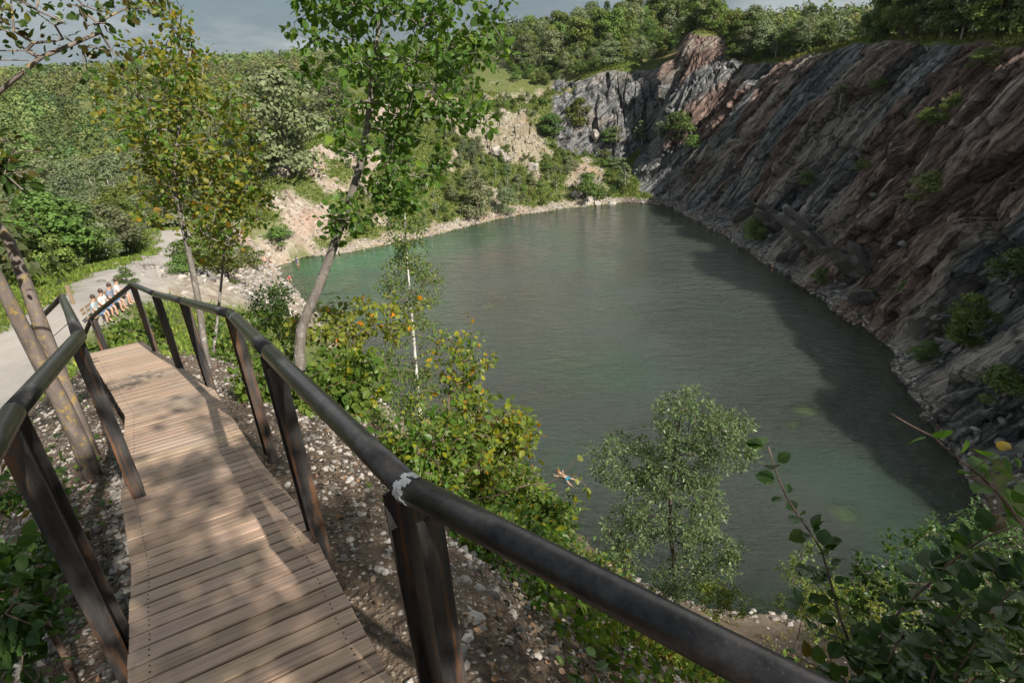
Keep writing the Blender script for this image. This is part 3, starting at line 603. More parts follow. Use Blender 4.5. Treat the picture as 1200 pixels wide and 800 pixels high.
# autumn tree beyond the rail
b0 = base_at(246, 440, 9.0)
near_tree('autumn_tree', 'young tree with yellow-brown autumn leaves behind the far rail posts', 'tree', [b0, P(241, 415, 9.), P(232, 350, 9.), P(216, 270, 9.), P(205, 215, 9.), P(212, 130, 9.), P(225, 50, 9.)],
          [(P(215, 130, 9.), (.95, .9, .9), 110), (P(180, 90, 9.), (.55, .6, .5), 40), (P(245, 180, 9.), (.85, .7, .75), 90), (P(160, 165, 9.), (.35, .5, .5), 22), (P(225, 235, 9.), (.7, .7, .45), 46), (P(285, 200, 9.), (.35, .5, .55), 26), (P(180, 30, 9.), (.4, .4, .4), 18), (P(265, 265, 9.1), (.45, .4, .3), 20), (P(300, 240, 9.), (.22, .3, .3), 10)],
          5000, .08, M['leaf_autumn'], M['bark_grey'], .055, .004, .14, [((1.6, .85, .55), .06), ((.55, .95, .7), .42), ((1.35, 1.2, .9), .2)])
b0 = base_at(262, 470, 10.5)
near_tree('autumn_sapling', 'thin grey sapling right of the yellow-brown tree, between rail posts and beach', 'tree', [b0, P(262, 300, 10.8), P(258, 260, 10.8), P(262, 190, 10.8)], [(P(262, 235, 10.8), (.7, .6, .6), 40), (P(250, 290, 10.8), (.6, .5, .3), 20)], 900, .085, M['leaf_autumn'], M['bark_grey'], .03, .004, .14, [((1.7, .8, .5), .12), ((.5, .75, .7), .3)])
# leaning lichen trunks left of the walkway
b0 = g3(*P(92, 522, 5.4)[:2], -.1); lt = [b0, P(88, 505, 5.3), P(50, 430, 5.2), P(10, 352, 5.1), P(-40, 250, 5.), P(-90, 120, 5.), P(-130, 20, 5.)]
tr = near_tree('leaning_tree', 'thick leaning trunk crusted with orange lichen left of the walkway', 'tree', lt, [(P(-150, 20, 5.), (.5, .6, .5), 20), (P(-100, 200, 5.), (.4, .4, .4), 12), (P(15, 195, 5.), (.16, .2, .15), 6)], 900, .075, M['leaf_dark'], M['bark_lichen'],   .072, .0045, .12, [(BROWN, .2), (YEL, .1)])
b0 = g3(*P(98, 520, 5.9)[:2], -.1)
near_tree('leaning_tree', 'thinner grey trunk leaning behind the thick lichen-crusted one', 'tree', [b0, P(88, 490, 5.9), P(62, 420, 5.9), P(36, 350, 5.9), P(0, 265, 5.9), P(-110, 150, 6.)], [(P(-150, 140, 6.), (.7, .7, .7), 30)], 500, .075, M['leaf_dark'], M['bark_lichen'], .085, .0045, .12, [(BROWN, .2)])
# bare lichen branch and twigs hanging in at the top left
near_tree('overhanging_tree', 'lichened bare branches reaching in at the top left corner of the sky', 'tree', [g3(-5.6, 4.4, -.1), P(-160, 300, 5.4), P(-90, 220, 4.4), P(2, 105, 3.6), P(20, 82, 3.5), P(70, 58, 3.5), P(118, 38, 3.5)],
          [(P(40, 20, 3.5), (.25, .2, .16), 30), (P(8, 30, 3.4), (.15, .2, .25), 14), (P(95, 62, 3.5), (.22, .15, .1), 5), (P(150, 5, 3.5), (.2, .2, .12), 16), (P(140, 62, 3.5), (.06, .06, .04), 3), (P(60, 0, 3.5), (.3, .3, .12), 18), (P(10, 185, 3.8), (.12, .12, .1), 7), (P(30, 175, 3.8), (.12, .1, .06), 4)], 430, .038, M['leaf_dark'], M['bark_lichen'], .022, .0022, .07, [(BROWN, .3), ((2.2, 1.4, .7), .12)])
# birch
b0 = base_at(500, 600, 12.6)
near_tree('birch_tree', 'slender white-barked birch on the slope in front of the green water', 'tree', [b0, P(493, 500, 12.8), P(487, 425, 12.8), P(481, 350, 12.8), P(476, 290, 12.8), P(474, 232, 12.8)],
          [(P(476, 268, 12.8), (.45, .4, .65), 80), (P(480, 330, 12.8), (.75, .7, .7), 130), (P(486, 410, 12.8), (.9, .8, .9), 130), (P(505, 470, 12.8), (1.1, 1., .9), 120), (P(520, 540, 12.6), (1.2, 1., .8), 90)],
          9500, .062, M['leaf_birch'], M['bark_birch'], .055, .004, .16, [(YEL, .12), ((1.5, 1.3, 1.1), .15)], droop=.7)
# willow on the near shore
wD = 19.3; b0 = base_at(795, 705, 18.9)
near_tree('willow_tree', 'large silvery willow standing at the near shore against the water', 'tree', [b0, P(790, 660, wD), P(785, 610, wD), P(790, 540, wD), P(800, 470, wD)],
          [(P(805, 495, wD), (1.3, 1.2, 1.4), 130), (P(730, 540, wD), (1.4, 1.2, 1.0), 130), (P(855, 515, wD), (1.1, 1.1, 1.1), 100), (P(790, 590, wD), (2.0, 1.6, 1.5), 220), (P(800, 550, wD), (1.5, 1.3, .9), 130), (P(720, 660, wD), (1., 1., .8), 60), (P(835, 645, wD), (1.2, 1.2, 1.1), 100), (P(735, 620, wD), (1.2, 1.2, .9), 90), (P(800, 680, wD-.3), (1.6, 1.2, .8), 100)],
          23000, .145, M['leaf_willow'], M['bark_dark'], .10, .007, .26, [((1.5, 1.45, 1.5), .2), ((.6, .7, .55), .25)], narrow=.6, flat=.3)
AFTER = []
def shrub(name, label, px, py, D, r, n, nl, ls, lm, alts=(), stems=4, cat='shrub', base=(1, 1, 1), narrow=1., group=None, spread=.12, hh=1.):
    """leafy shrub whose crown is centred on the sight line (px, py) at distance D, rooted below it"""
    c = P(px, py, D); b = np.array([c[0], c[1], gz(c[0], c[1])-.05])
    if c[2]-r[2] < b[2]-.6: c[2] = b[2]+r[2]*.55
    blobs = [(c+RNG.normal(size=3)*np.array(r)*.25, np.array(r)*RNG.uniform(.7, .95), n//4) for _ in range(3)]+[(c, r, n//4)]
    return near_tree(name, label, cat, [b, b+(c-b)*.5+np.array([.05, 0, 0]), c], blobs, nl, ls, lm, M['twig'], .02, .003, spread, alts, base, narrow, group=group)
LO = [(ORANGE, .05), (YEL, .2), ((.7, .85, .8), .2)]
G = 'shrubs on the bank beside the walkway'
shrub('hazel_bush', 'big-leaved lime green bush just beyond the middle rail posts', 398, 445, 6.6, (.70, .65, .50), 120, 1500, .105, M['leaf_lime'], [(YEL, .12), ((.6, .75, .7), .3)], group=G)
shrub('hazel_bush', 'yellowing bush behind the speckled trunk, left of the birch', 410, 382, 8.4, (.9, .7, .36), 110, 1300, .085, M['leaf_yellow'], [(ORANGE, .04), ((.6, .75, .7), .35)], group=G)
shrub('hazel_bush', 'green bush with scattered orange leaves above the weld on the near rail', 555, 520, 5.6, (.72, .6, .55), 130, 1700, .085, M['leaf_lime'], [(ORANGE, .10), ((1.7, 1.3, .7), .3)], group=G)
shrub('hazel_bush', 'tall thin shrub with orange leaf tips leaning over the lake right of the birch', 540, 440, 7.6, (.42, .4, .75), 60, 420, .085, M['leaf_lime'], [(ORANGE, .06), (YEL, .3)], group=G)
shrub('hazel_bush', 'sprig with curled yellow and orange leaves hanging over the swimmer', 600, 512, 6.2, (.42, .4, .2), 36, 260, .085, M['leaf_yellow'], [(ORANGE, .10), ((.7, .8, .7), .3)], group=G)
shrub('hazel_bush', 'low leafy bush filling the gap under the near handrail', 600, 650, 4.0, (.42, .4, .30), 90, 900, .075, M['leaf_lime'], [(YEL, .1), ((.55, .7, .6), .4)], group=G)
shrub('thorn_bush', 'bright yellow-green small-leaved thicket between the birch and the willow', 600, 605, 12.2, (.95, .95, .9), 230, 4400, .075, M['leaf_yellow'], [((.6, .8, .7), .25), ((1.3, 1.15, .8), .2)], group=G)
shrub('thorn_bush', 'yellow-green thicket below and left of the willow', 560, 640, 9.5, (.9, .9, .7), 160, 2600, .07, M['leaf_yellow'], [((.5, .7, .6), .35)], group=G)
shrub('thorn_bush', 'olive thicket on the slope behind the orange-tipped shrub', 500, 580, 11.0, (1.3, 1., .9), 180, 3000, .075, M['leaf_birch'], [(YEL, .15)], group=G)
shrub('thorn_bush', 'dense dark round bush above the beach behind the rail', 318, 358, 13.5, (.62, .6, .52), 110, 1900, .065, M['leaf_dark'], [((1.5, 1.4, 1.2), .3)], group=G)
shrub('thorn_bush', 'lime leaves low behind the posts where the rail bends', 350, 470, 6.2, (.6, .6, .4), 80, 1100, .095, M['leaf_lime'], [((.6, .75, .7), .35)], group=G)
shrub('thorn_bush', 'small green bush beyond the end of the boards near the seated group', 158, 388, 12.8, (.75, .7, .45), 80, 950, .10, M['leaf_lime'], [((.6, .75, .7), .35)], group=G)
shrub('thorn_bush', 'tuft of leaves between rail posts at the corner of the boards', 285, 455, 6.3, (.35, .3, .22), 40, 380, .085, M['leaf_lime'], [((.6, .75, .7), .35)], group=G)
shrub('willow_bush', 'pale yellow-green sapling at the near shore right of the willow', 945, 690, 15.5, (1.0, .9, 1.5), 150, 2300, .085, M['leaf_willow'], [((1.35, 1.3, .6), .4)], group=G, base=(1.1, 1.1, .7))
shrub('willow_bush', 'yellow-green bush between the pale sapling and the dark corner bush', 1030, 712, 15.5, (1.2, 1., .8), 140, 2200, .09, M['leaf_yellow'], [((.6, .8, .7), .4)], group=G)
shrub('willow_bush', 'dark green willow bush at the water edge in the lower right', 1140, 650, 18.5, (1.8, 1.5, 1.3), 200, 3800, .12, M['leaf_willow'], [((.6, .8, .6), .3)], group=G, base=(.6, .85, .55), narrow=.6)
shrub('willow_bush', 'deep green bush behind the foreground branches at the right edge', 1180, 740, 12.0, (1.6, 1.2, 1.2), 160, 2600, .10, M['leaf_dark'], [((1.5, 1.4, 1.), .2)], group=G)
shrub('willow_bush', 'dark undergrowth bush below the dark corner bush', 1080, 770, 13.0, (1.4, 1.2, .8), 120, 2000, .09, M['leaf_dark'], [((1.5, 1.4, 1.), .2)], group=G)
shrub('willow_bush', 'bright low bush at the foot of the willow beside the bare bank', 845, 700, 16.8, (.9, .8, .7), 120, 1900, .08, M['leaf_yellow'], [((.6, .8, .7), .3)], group=G)
shrub('thorn_bush', 'dark leafy undergrowth left of the boards in the lower left', 20, 690, 2.7, (.42, .4, .22), 90, 800, .07, M['leaf_dark'], [((1.3, 1.3, 1.), .3)], group=G)
shrub('thorn_bush', 'ferny undergrowth around the base of the lichened trunks', 50, 570, 4.2, (.7, .6, .28), 90, 900, .06, M['leaf_dark'], [((1.6, 1.5, 1.), .3), (BROWN, .15)], group=G)
shrub('hazel_bush', 'broad green bush under the rail between its weld and the yellow thicket', 590, 600, 5.6, (.8, .7, .5), 170, 2300, .075, M['leaf_lime'], [(ORANGE, .02), ((.55, .75, .65), .4)], group=G)
shrub('thorn_bush', 'bushy green growth seen through the gap under the right part of the rail', 655, 670, 6.2, (.8, .7, .5), 150, 2100, .07, M['leaf_birch'], [(YEL, .2), ((.6, .75, .6), .3)], group=G)
shrub('hazel_bush', 'low lime bush between the middle posts and the weld on the rail', 440, 545, 5.2, (.42, .4, .28), 80, 700, .085, M['leaf_lime'], [(YEL, .15), ((.55, .75, .65), .35)], group=G)
shrub('thorn_bush', 'yellow bush spreading over the slope right of the birch trunk', 545, 560, 9.5, (1.2, 1., .9), 200, 3600, .075, M['leaf_yellow'], [((.6, .8, .7), .35)], group=G)
shrub('thorn_bush', 'green thicket filling the slope left of the birch trunk', 405, 480, 10.5, (1.1, .9, .7), 160, 2200, .08, M['leaf_lime'], [((.6, .8, .7), .35)], group=G)
shrub('thorn_bush', 'dark green bush beyond the posts, above the dark round bush', 300, 400, 10.5, (.9, .8, .5), 120, 1700, .08, M['leaf_lime'], [((.5, .7, .6), .5)], group=G)
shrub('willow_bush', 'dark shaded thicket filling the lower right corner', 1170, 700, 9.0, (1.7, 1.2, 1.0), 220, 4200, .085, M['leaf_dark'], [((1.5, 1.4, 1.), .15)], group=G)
shrub('willow_bush', 'yellow-green shoots between the dark leafy branches at lower right', 985, 720, 13.0, (1.0, .9, .7), 140, 2200, .075, M['leaf_yellow'], [((.6, .8, .7), .35)], group=G)
shrub('sapling', 'light green sapling leaning over the rail between the weld and the middle posts', 505, 525, 4.6, (.42, .4, .36), 90, 800, .075, M['leaf_lime'], [(YEL, .15), ((.55, .75, .65), .3)], group=G)
shrub('sapling', 'low green saplings on the gravel just right of the near post', 575, 640, 3.6, (.36, .34, .24), 80, 700, .065, M['leaf_lime'], [(YEL, .1), ((.55, .75, .65), .4)], group=G)
shrub('sapling', 'small leafy seedling on the gravel between the two nearest right posts', 440, 600, 3.3, (.14, .14, .12), 24, 110, .05, M['leaf_lime'], [((.55, .75, .65), .4)], group=G)
shrub('thorn_bush', 'green undergrowth below the rail on the sunny bank at bottom centre', 690, 700, 5.0, (.6, .5, .35), 110, 1400, .065, M['leaf_lime'], [(YEL, .15), ((.55, .75, .65), .4)], group=G)
for k, (px, py, D, txt) in enumerate([(265, 318, 52, 'yellow-green shrub on the bank left of the beach'), (240, 300, 60, 'shrub behind the thin grey sapling'), (290, 300, 70, 'shrub at the top of the beach'), (330, 290, 92, 'shrub at the far end of the beach'), (232, 335, 47, 'low shrub between gravel track and rubble bank')]):
    by = P(px, py, D); AFTER.append(('bush', by[0], by[1], 2.6, txt))
for px, py, D, lab in [(640, 735, 3.3, 'low plants under the middle of the right-hand handrail'), (735, 770, 3.6, 'low plants under the right-hand handrail near the bottom edge'), (590, 770, 2.7, 'small plants at the bottom edge just right of the near post'), (520, 690, 2.9, 'seedlings close beside the near post on its right')]:
    shrub('seedling', lab, px, py, D, (.26, .22, .12), 50, 380, .05, M['leaf_cover'], [((1.6, 1.5, .9), .3), ((1.9, 1.1, .8), .06)], group=G, base=(1.3, 1.3, 1.2))
for k, (px, py, D, lab) in enumerate([(600, 700, 4.4, 'leafy shrub on the bank halfway along the right-hand rail, nearest the post'), (680, 745, 4.6, 'green shrub on the bank below the middle of the right-hand rail'), (760, 735, 6.5, 'yellow-green shrub at the foot of the bank left of the willow'), (820, 770, 7.5, 'olive shrub on the sunny bank right below the willow'), (900, 790, 6.0, 'green shrub at the bottom edge beside the end of the rail'), (640, 690, 7.5, 'small lime shrub below the yellow thicket')]):
    shrub('bank_shrub', lab, px, py, D, (.42+.03*k, .4, .26), 80, 850, .06+.002*D, M['leaf_lime'] if k % 2 == 0 else M['leaf_birch'], [(YEL, .15), ((.55, .75, .65), .35)], group=G)
for px, py, D, rr, lab in [(610, 655, 4.1, .42, 'light green shrub right beside the near post under the rail'), (665, 705, 4.0, .36, 'broad-leaved shrub pressed under the middle of the right-hand rail'), (560, 730, 2.9, .2, 'small bright plant at the foot of the near post'), (630, 610, 5.2, .45, 'pale green shrub just above the right-hand rail past the weld'), (500, 600, 4.2, .26, 'young shrub on the gravel behind the near post')]:
    shrub('bank_shrub', lab, px, py, D, (rr, rr*.9, rr*.6), 70, int(2600*rr), .068, M['leaf_lime'], [(YEL, .15), ((.55, .75, .65), .35)], group=G)
b0 = base_at(528, 600, 7.4)
near_tree('tall_shrub', 'thin airy shrub with orange and yellow leaves against the lake, right of the birch', 'shrub', [b0, P(528, 540, 7.4), P(526, 460, 7.4), P(540, 385, 7.4)], [(P(545, 420, 7.4), (.45, .4, .42), 26), (P(520, 470, 7.4), (.5, .4, .4), 22)], 330, .085, M['leaf_lime'], M['twig'], .014, .003, .1, [(ORANGE, .10), (YEL, .3)], group=G)
# foreground branches on the right
def branch(name, label, lines, leaf, ls, mat, per):
    base_p = np.array(lines[0][0]); root = empty(name, base_p, label, 'shrub', 'branches reaching in at the lower right'); mb = MB(); LV = []; LFc = []; LT = []; n0 = 0
    for pts in lines:
        pts = np.array(pts); L = np.r_[0, np.cumsum(np.linalg.norm(np.diff(pts, axis=0), axis=1))]; t = np.linspace(0, L[-1], 24)
        c = np.c_[[np.interp(t, L, pts[:, k]) for k in range(3)]].T; c = c+.012*np.c_[np.sin(t*9), np.cos(t*8), np.sin(t*11)]
        mb.tube(c-base_p, np.linspace(.010, .003, 24)*min(1, L[-1]/1.), 6)
        m = max(6, int(per*L[-1])); i = RNG.integers(3, 24, m); pos = c[i]; tang = norm(np.gradient(c, axis=0)[i])
        side = norm(np.cross(tang, rdir(m))); d = norm(side+tang*.6+np.array([0, 0, -.25])); s = ls*RNG.uniform(.6, 1.25, m)
        lv, lf, lt = leaves(pos-base_p+d*.02, d, norm(np.array([0, 0, 1.])+rdir(m)*.6), s, tints(m, ((1, 1, 1), 1.), [((1.7, 1.5, .9), .12), ((2.6, 1., .7), .02), ((.7, .8, .7), .3)]), 1.2)
        LV.append(lv); LFc.append(lf+n0); LT.append(lt); n0 += len(lv)
    mb.build('trunk', M['twig'], root, True); obj('crown', mesh_np('crown', np.concatenate(LV), [np.concatenate(LFc)], mat, False, {'tint': np.concatenate(LT)}), root)
r0 = g3(*P(1030, 900, 2.4)[:2])
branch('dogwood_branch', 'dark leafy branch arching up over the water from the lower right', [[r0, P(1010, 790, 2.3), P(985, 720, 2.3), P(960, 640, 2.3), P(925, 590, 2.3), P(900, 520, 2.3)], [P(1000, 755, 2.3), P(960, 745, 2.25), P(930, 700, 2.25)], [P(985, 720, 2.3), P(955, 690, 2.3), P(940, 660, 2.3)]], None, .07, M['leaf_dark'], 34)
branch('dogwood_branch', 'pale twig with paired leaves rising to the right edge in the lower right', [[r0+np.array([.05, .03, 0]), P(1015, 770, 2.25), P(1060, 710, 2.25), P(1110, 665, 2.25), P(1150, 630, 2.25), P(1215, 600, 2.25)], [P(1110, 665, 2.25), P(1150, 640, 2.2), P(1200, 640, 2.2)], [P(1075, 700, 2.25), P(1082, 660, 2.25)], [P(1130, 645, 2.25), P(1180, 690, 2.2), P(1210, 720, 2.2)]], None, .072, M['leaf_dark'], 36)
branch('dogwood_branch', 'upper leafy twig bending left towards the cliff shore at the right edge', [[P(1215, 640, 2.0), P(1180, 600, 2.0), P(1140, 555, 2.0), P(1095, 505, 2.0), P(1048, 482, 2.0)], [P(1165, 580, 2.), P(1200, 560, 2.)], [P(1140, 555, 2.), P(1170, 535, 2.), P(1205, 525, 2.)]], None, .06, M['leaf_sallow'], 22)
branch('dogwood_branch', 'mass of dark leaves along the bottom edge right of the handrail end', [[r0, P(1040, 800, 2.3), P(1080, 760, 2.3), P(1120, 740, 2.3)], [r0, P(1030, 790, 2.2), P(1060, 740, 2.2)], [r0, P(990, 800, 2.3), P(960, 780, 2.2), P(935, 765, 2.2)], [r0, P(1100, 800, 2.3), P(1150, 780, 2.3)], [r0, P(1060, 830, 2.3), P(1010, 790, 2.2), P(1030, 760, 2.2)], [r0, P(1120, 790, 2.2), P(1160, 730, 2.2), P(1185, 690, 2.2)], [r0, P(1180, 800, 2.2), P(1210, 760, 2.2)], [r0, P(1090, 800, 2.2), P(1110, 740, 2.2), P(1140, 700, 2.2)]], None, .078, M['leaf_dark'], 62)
branch('dead_twig', 'bare pale twig with a few yellow leaves at its end stretching over the swimmer', [[P(545, 590, 5.2), P(600, 573, 5.2), P(640, 566, 5.2), P(662, 553, 5.2), P(680, 535, 5.2)], [P(655, 557, 5.2), P(675, 560, 5.2), P(692, 572, 5.2)]], None, .09, M['leaf_yellow'], 5)
# trees behind the viewpoint that shade the near boards
SUND = np.array([math.sin(math.radians(140))*math.cos(math.radians(39)), math.cos(math.radians(140))*math.cos(math.radians(39)), math.sin(math.radians(39))])
def shade(name, label, tgt, t, r, n, nl):
    c = np.array(tgt)+SUND*t; b = g3(c[0]+.4, c[1]-.3, -.1)
    near_tree(name, label, 'tree', [b, b+(c-b)*.5+np.array([.1, .1, 0]), c+np.array([0, 0, r[2]*.6])], [(c, r, n)], nl, .10, M['leaf_sallow'], M['bark_grey'], .09, .005, .18, group='trees standing behind the viewpoint')
shade('shade_tree', 'tree behind the viewpoint shading the near boards', (-.9, 1.0, 23.1), 8.5, (1.9, 1.5, 1.6), 150, 3600)
shade('shade_tree', 'tree behind the viewpoint shading the left undergrowth', (-2.9, 1.9, 22.8), 9.5, (1.7, 1.5, 1.6), 140, 3400)
shade('shade_tree', 'thin-crowned tree dappling the boards ahead', (-2.2, 3.7, 22.8), 10.5, (1.0, .8, .7), 46, 420)
shade('shade_tree', 'tree behind the viewpoint shading the branches at lower right', (1.8, 1.9, 22.2), 8.5, (1.8, 1.5, 1.7), 150, 3600)

shade('shade_tree', 'broad unseen tree added behind the viewpoint to shade the lower right bushes', (5, 6.5, 14.5), 15, (3.4, 2.4, 2.6), 170, 4200)  # extra tree added out of view to darken the lower right
shade('shade_tree', 'tree behind the viewpoint shading the gravel beside the near post', (.3, 2.0, 21.9), 9.5, (1.3, 1., 1.1), 90, 1900)
# ------------------------------------------------------------------ middle and far vegetation prototypes
def far_crown(name, lumps, leaf_n, leaf_s, mat, h=1., wob=.22, narrow=1.15):
    LV = []; Ls = []; T = []; NN = []
    for (c, r, k) in lumps:
        n = int(leaf_n*k); d = rdir(n); d[:, 2] = np.where(d[:, 2] < -.35, -d[:, 2], d[:, 2]); rr = r*(1+.30*noise(d*1.7+RNG.random(3)*50))*RNG.uniform(.62, 1.04, n)
        LV.append(np.asarray(c)+d*rr[:, None]*np.array([1, 1, .9])); NN.append(norm(d+rdir(n)*.55)); T.append(np.full((n, 3), RNG.uniform(.82, 1.18))*(1+RNG.uniform(-.25, .25, (n, 1))))
    pos = np.concatenate(LV); nr = np.concatenate(NN); n = len(pos); dr = norm(np.cross(nr, rdir(n))+np.array([0, 0, -.3]))
    lv, lf, lt = leaves(pos, dr, nr, leaf_s*RNG.uniform(.6, 1.4, n), np.concatenate(T), narrow, False)
    return mesh_np(name, lv, [lf], mat, False, {'tint': lt})
def trunk_mesh(h, r, lean=0., forks=4, mat=None):
    mb = MB(); mb.tube([(0, 0, -.6), (lean*.3, 0, h*.4), (lean, lean*.3, h*.8), (lean*1.2, lean*.5, h)], [r*1.2, r, r*.6, r*.2], 6)
    for k in range(forks):
        a = k*2.4; z = h*(.4+.12*k); mb.tube([(lean*.5, 0, z), (math.cos(a)*h*.13, math.sin(a)*h*.13, z+h*.13), (math.cos(a)*h*.22, math.sin(a)*h*.22, z+h*.3)], [r*.5, r*.35, r*.12], 4)
    V = np.concatenate(mb.V); return mesh_np('trunk', V, [np.concatenate(f) for f in mb.F.values()], mat or M['bark_dark'], True)
PROTO = {}
def lumps_round(n, w, h0, h1):
    o = [((0, 0, (h0+h1)/2), min(w, (h1-h0)/2)*.62, 1.2)]
    for k in range(n):
        z = h0+(h1-h0)*RNG.random(); t = (z-h0)/(h1-h0); e = w*math.sqrt(max(.05, 1-(2*(t-.42))**2*.95)); a = RNG.random()*6.283; rr = e*RNG.uniform(.35, .85)
        o.append(((math.cos(a)*rr, math.sin(a)*rr, z), w*RNG.uniform(.26, .44), 1.))
    return o
# unit trees: height about 1
for v in range(5): PROTO['broad', v] = (far_crown('crown', lumps_round(26, .36, .14, .93), 130, .040, M['leaf_far']), trunk_mesh(.8, .022, .03))
for v in range(3): PROTO['pale', v] = (far_crown('crown', lumps_round(24, .42, .10, .92), 130, .038, M['leaf_far_pale']), trunk_mesh(.75, .02, .05))
for v in range(4): PROTO['bush', v] = (far_crown('crown', lumps_round(16, .55, .02, .85), 110, .056, M['leaf_shrub']), trunk_mesh(.5, .02, .05, 5))
for v in range(2): PROTO['slim', v] = (far_crown('crown', lumps_round(18, .20, .2, .97), 60, .042, M['leaf_far_pale']), trunk_mesh(.9, .012, .02, 3, M['bark_birch']))
for v in range(2):
    lm = []
    for k in range(9):
        z = .12+.84*k/9; w = .24*(1-k/9.)+.03
        for j in range(5): a = j*1.257+k; lm.append(((math.cos(a)*w*.6, math.sin(a)*w*.6, z), w*.55+.02, .5))
    PROTO['pine', v] = (far_crown('crown', lm, 60, .05, M['leaf_far'], narrow=.6), trunk_mesh(.95, .018, 0, 0))
NAMES = {'broad': 'broadleaf_tree', 'pale': 'willow_tree', 'bush': 'shrub', 'slim': 'slender_birch', 'pine': 'pine_tree'}
COUNT = [0]
def plant(kind, x, y, h, label, group, w=1., z=None, squash=1.):
    v = int(RNG.integers(0, max(k[1] for k in PROTO if k[0] == kind)+1)); cm, tm = PROTO[kind, v]
    root = empty(NAMES[kind], (x, y, (gz(x, y) if z is None else z)), label, 'shrub' if kind == 'bush' else 'tree', group, RNG.random()*6.28)
    s = h*w*RNG.uniform(.9, 1.15); root.scale = (s, s*RNG.uniform(.9, 1.1), h*squash)
    obj('crown', cm, root); obj('trunk', tm, root); COUNT[0] += 1; return root
TONE = {'broad': 'dark green broadleaf tree', 'pale': 'pale grey-green tree', 'bush': 'low rounded green shrub', 'slim': 'slender birch', 'pine': 'dark pointed pine'}
def size_word(h, lo, hi): return 'small' if h < lo else ('large' if h > hi else 'medium')
def scatter(n, pxr, Dr, kinds, hr, where, group, excl=None, mind=1.5, py=250, wr=(.9, 1.15)):
    pts = []; tries = 0
    while len(pts) < n and tries < n*40:
        tries += 1; px = RNG.uniform(*pxr); D = math.sqrt(RNG.uniform(Dr[0]**2, Dr[1]**2)); q = P(px, py, D); x, y = q[:2]
        r = ray(px, 60); t = D/math.hypot(r[0], r[1]); x, y = r[0]*t, r[1]*t
        if excl is not None and not excl(x, y, px, D): continue
        if any((x-a)**2+(y-b)**2 < mind**2 for a, b in pts): continue
        pts.append((x, y)); k = kinds[int(RNG.integers(0, len(kinds)))]; h = RNG.uniform(*hr)*(.6 if k == 'bush' else 1.)*(.85 if k == 'slim' else 1)
        w = where(px, D) if callable(where) else where
        plant(k, x, y, h, '%s %s %s' % (size_word(h, hr[0]+(hr[1]-hr[0])*.35, hr[0]+(hr[1]-hr[0])*.7), TONE[k], w), group, RNG.uniform(*wr))
sdp = lambda x, y: float(shore_dist(np.array([[x, y]]))[0])
land = lambda x, y, px, D: sdp(x, y) > 3 and float(gmask(rock, x, y)[0]) < .2
def left_ok(x, y, px, D):
    z = gz(x, y); u, v, _ = proj(np.array([[x, y, z]])); u, v = u[0], v[0]
    return sdp(x, y) > 9 and float(gmask(path, x, y)[0]) < .05 and float(line_d(np.array([[x, y]]), SPOIL)[0]) > 5 and not (225 < u < 420 and 205 < v < 330) and float(line_d(np.array([[x, y]]), PATH)[0]) > 4.5
wl = lambda px, D: ('behind the gravel path on the left' if D < 75 else 'in the valley wood behind the yellow-brown tree') if px > 120 else ('beside the gravel path at the left edge' if D < 75 else 'in the valley wood at the left edge')
scatter(80, (-60, 235), (44, 85), ['bush', 'pale', 'bush', 'slim', 'broad'], (3.2, 5.6), wl, 'trees and shrubs of the left valley', left_ok, 2.2, wr=(1.15, 1.6))
scatter(120, (-60, 330), (85, 175), ['broad', 'pale', 'pale', 'bush', 'pale', 'slim'], (3.6, 8.5), wl, 'trees and shrubs of the left valley', left_ok, 3.6, wr=(1.0, 1.35))
def above_ok(x, y, px, D):
    u, v, _ = proj(np.array([[x, y, gz(x, y)]])); return sdp(x, y) > 30 and v[0] < 158-.03*abs(u[0]-420)
scatter(55, (270, 600), (122, 200), ['broad', 'pale', 'broad', 'bush', 'pine'], (4.5, 9.), lambda px, D: 'on the skyline above the pale scree' if D > 160 else 'at the top of the pale scree slope', 'trees above the far scree slope', above_ok, 3.6)
wt = lambda px, D: ('above the dark columnar face' if px > 700 else 'on the knoll left of the columnar face')+(' in front' if D < 172 else ' along the skyline')
def top_ok(x, y, px, D):
    u, v, _ = proj(np.array([[x, y, gz(x, y)]])); return land(x, y, px, D) and v[0] < 100
scatter(85, (598, 800), (139, 160), ['bush', 'bush', 'pale', 'bush', 'broad'], (2.5, 5.), wt, 'trees on top of the far quarry wall', top_ok, 1.8, wr=(1., 1.5))
scatter(110, (598, 850), (155, 215), ['broad', 'broad', 'pale', 'broad', 'pine', 'slim'], (5.5, 10.), wt, 'trees on top of the far quarry wall', top_ok, 3.4)
def rim_trees(n, t0, t1, off, kinds, hr, where, wr=(1., 1.35)):
    L = resample(RIM, .5, False)
    for k in range(n):
        t = t0+(t1-t0)*RNG.random(); i = int(t*(len(L)-1)); q = L[i, :2]; o = RNG.uniform(*off); d = q-np.array([20, 70.]); d /= np.linalg.norm(d); x, y = q+d*o
        kk = kinds[int(RNG.integers(0, len(kinds)))]; h = RNG.uniform(*hr)*(.6 if kk == 'bush' else 1)
        plant(kk, x, y, h, '%s %s %s' % (size_word(h, hr[0]+(hr[1]-hr[0])*.3, hr[1]*.8), TONE[kk], where), 'trees along the cliff rim', RNG.uniform(*wr))
rim_trees(26, 0., .16, (.8, 9), ['broad', 'pale', 'broad', 'bush'], (4.5, 7.5), 'on the rim above the red rock face')
rim_trees(44, .15, .38, (.3, 8), ['bush', 'pale', 'slim', 'broad', 'bush'], (3., 5.2), 'on the low middle stretch of the rim')
rim_trees(36, .37, .56, (.6, 7), ['broad', 'pale', 'slim', 'broad'], (5., 8.2), 'in the rim clump right of the middle')
rim_trees(34, .55, .78, (1.0, 8), ['broad', 'broad', 'bush'], (5.5, 8.), 'on the rim at the right edge')
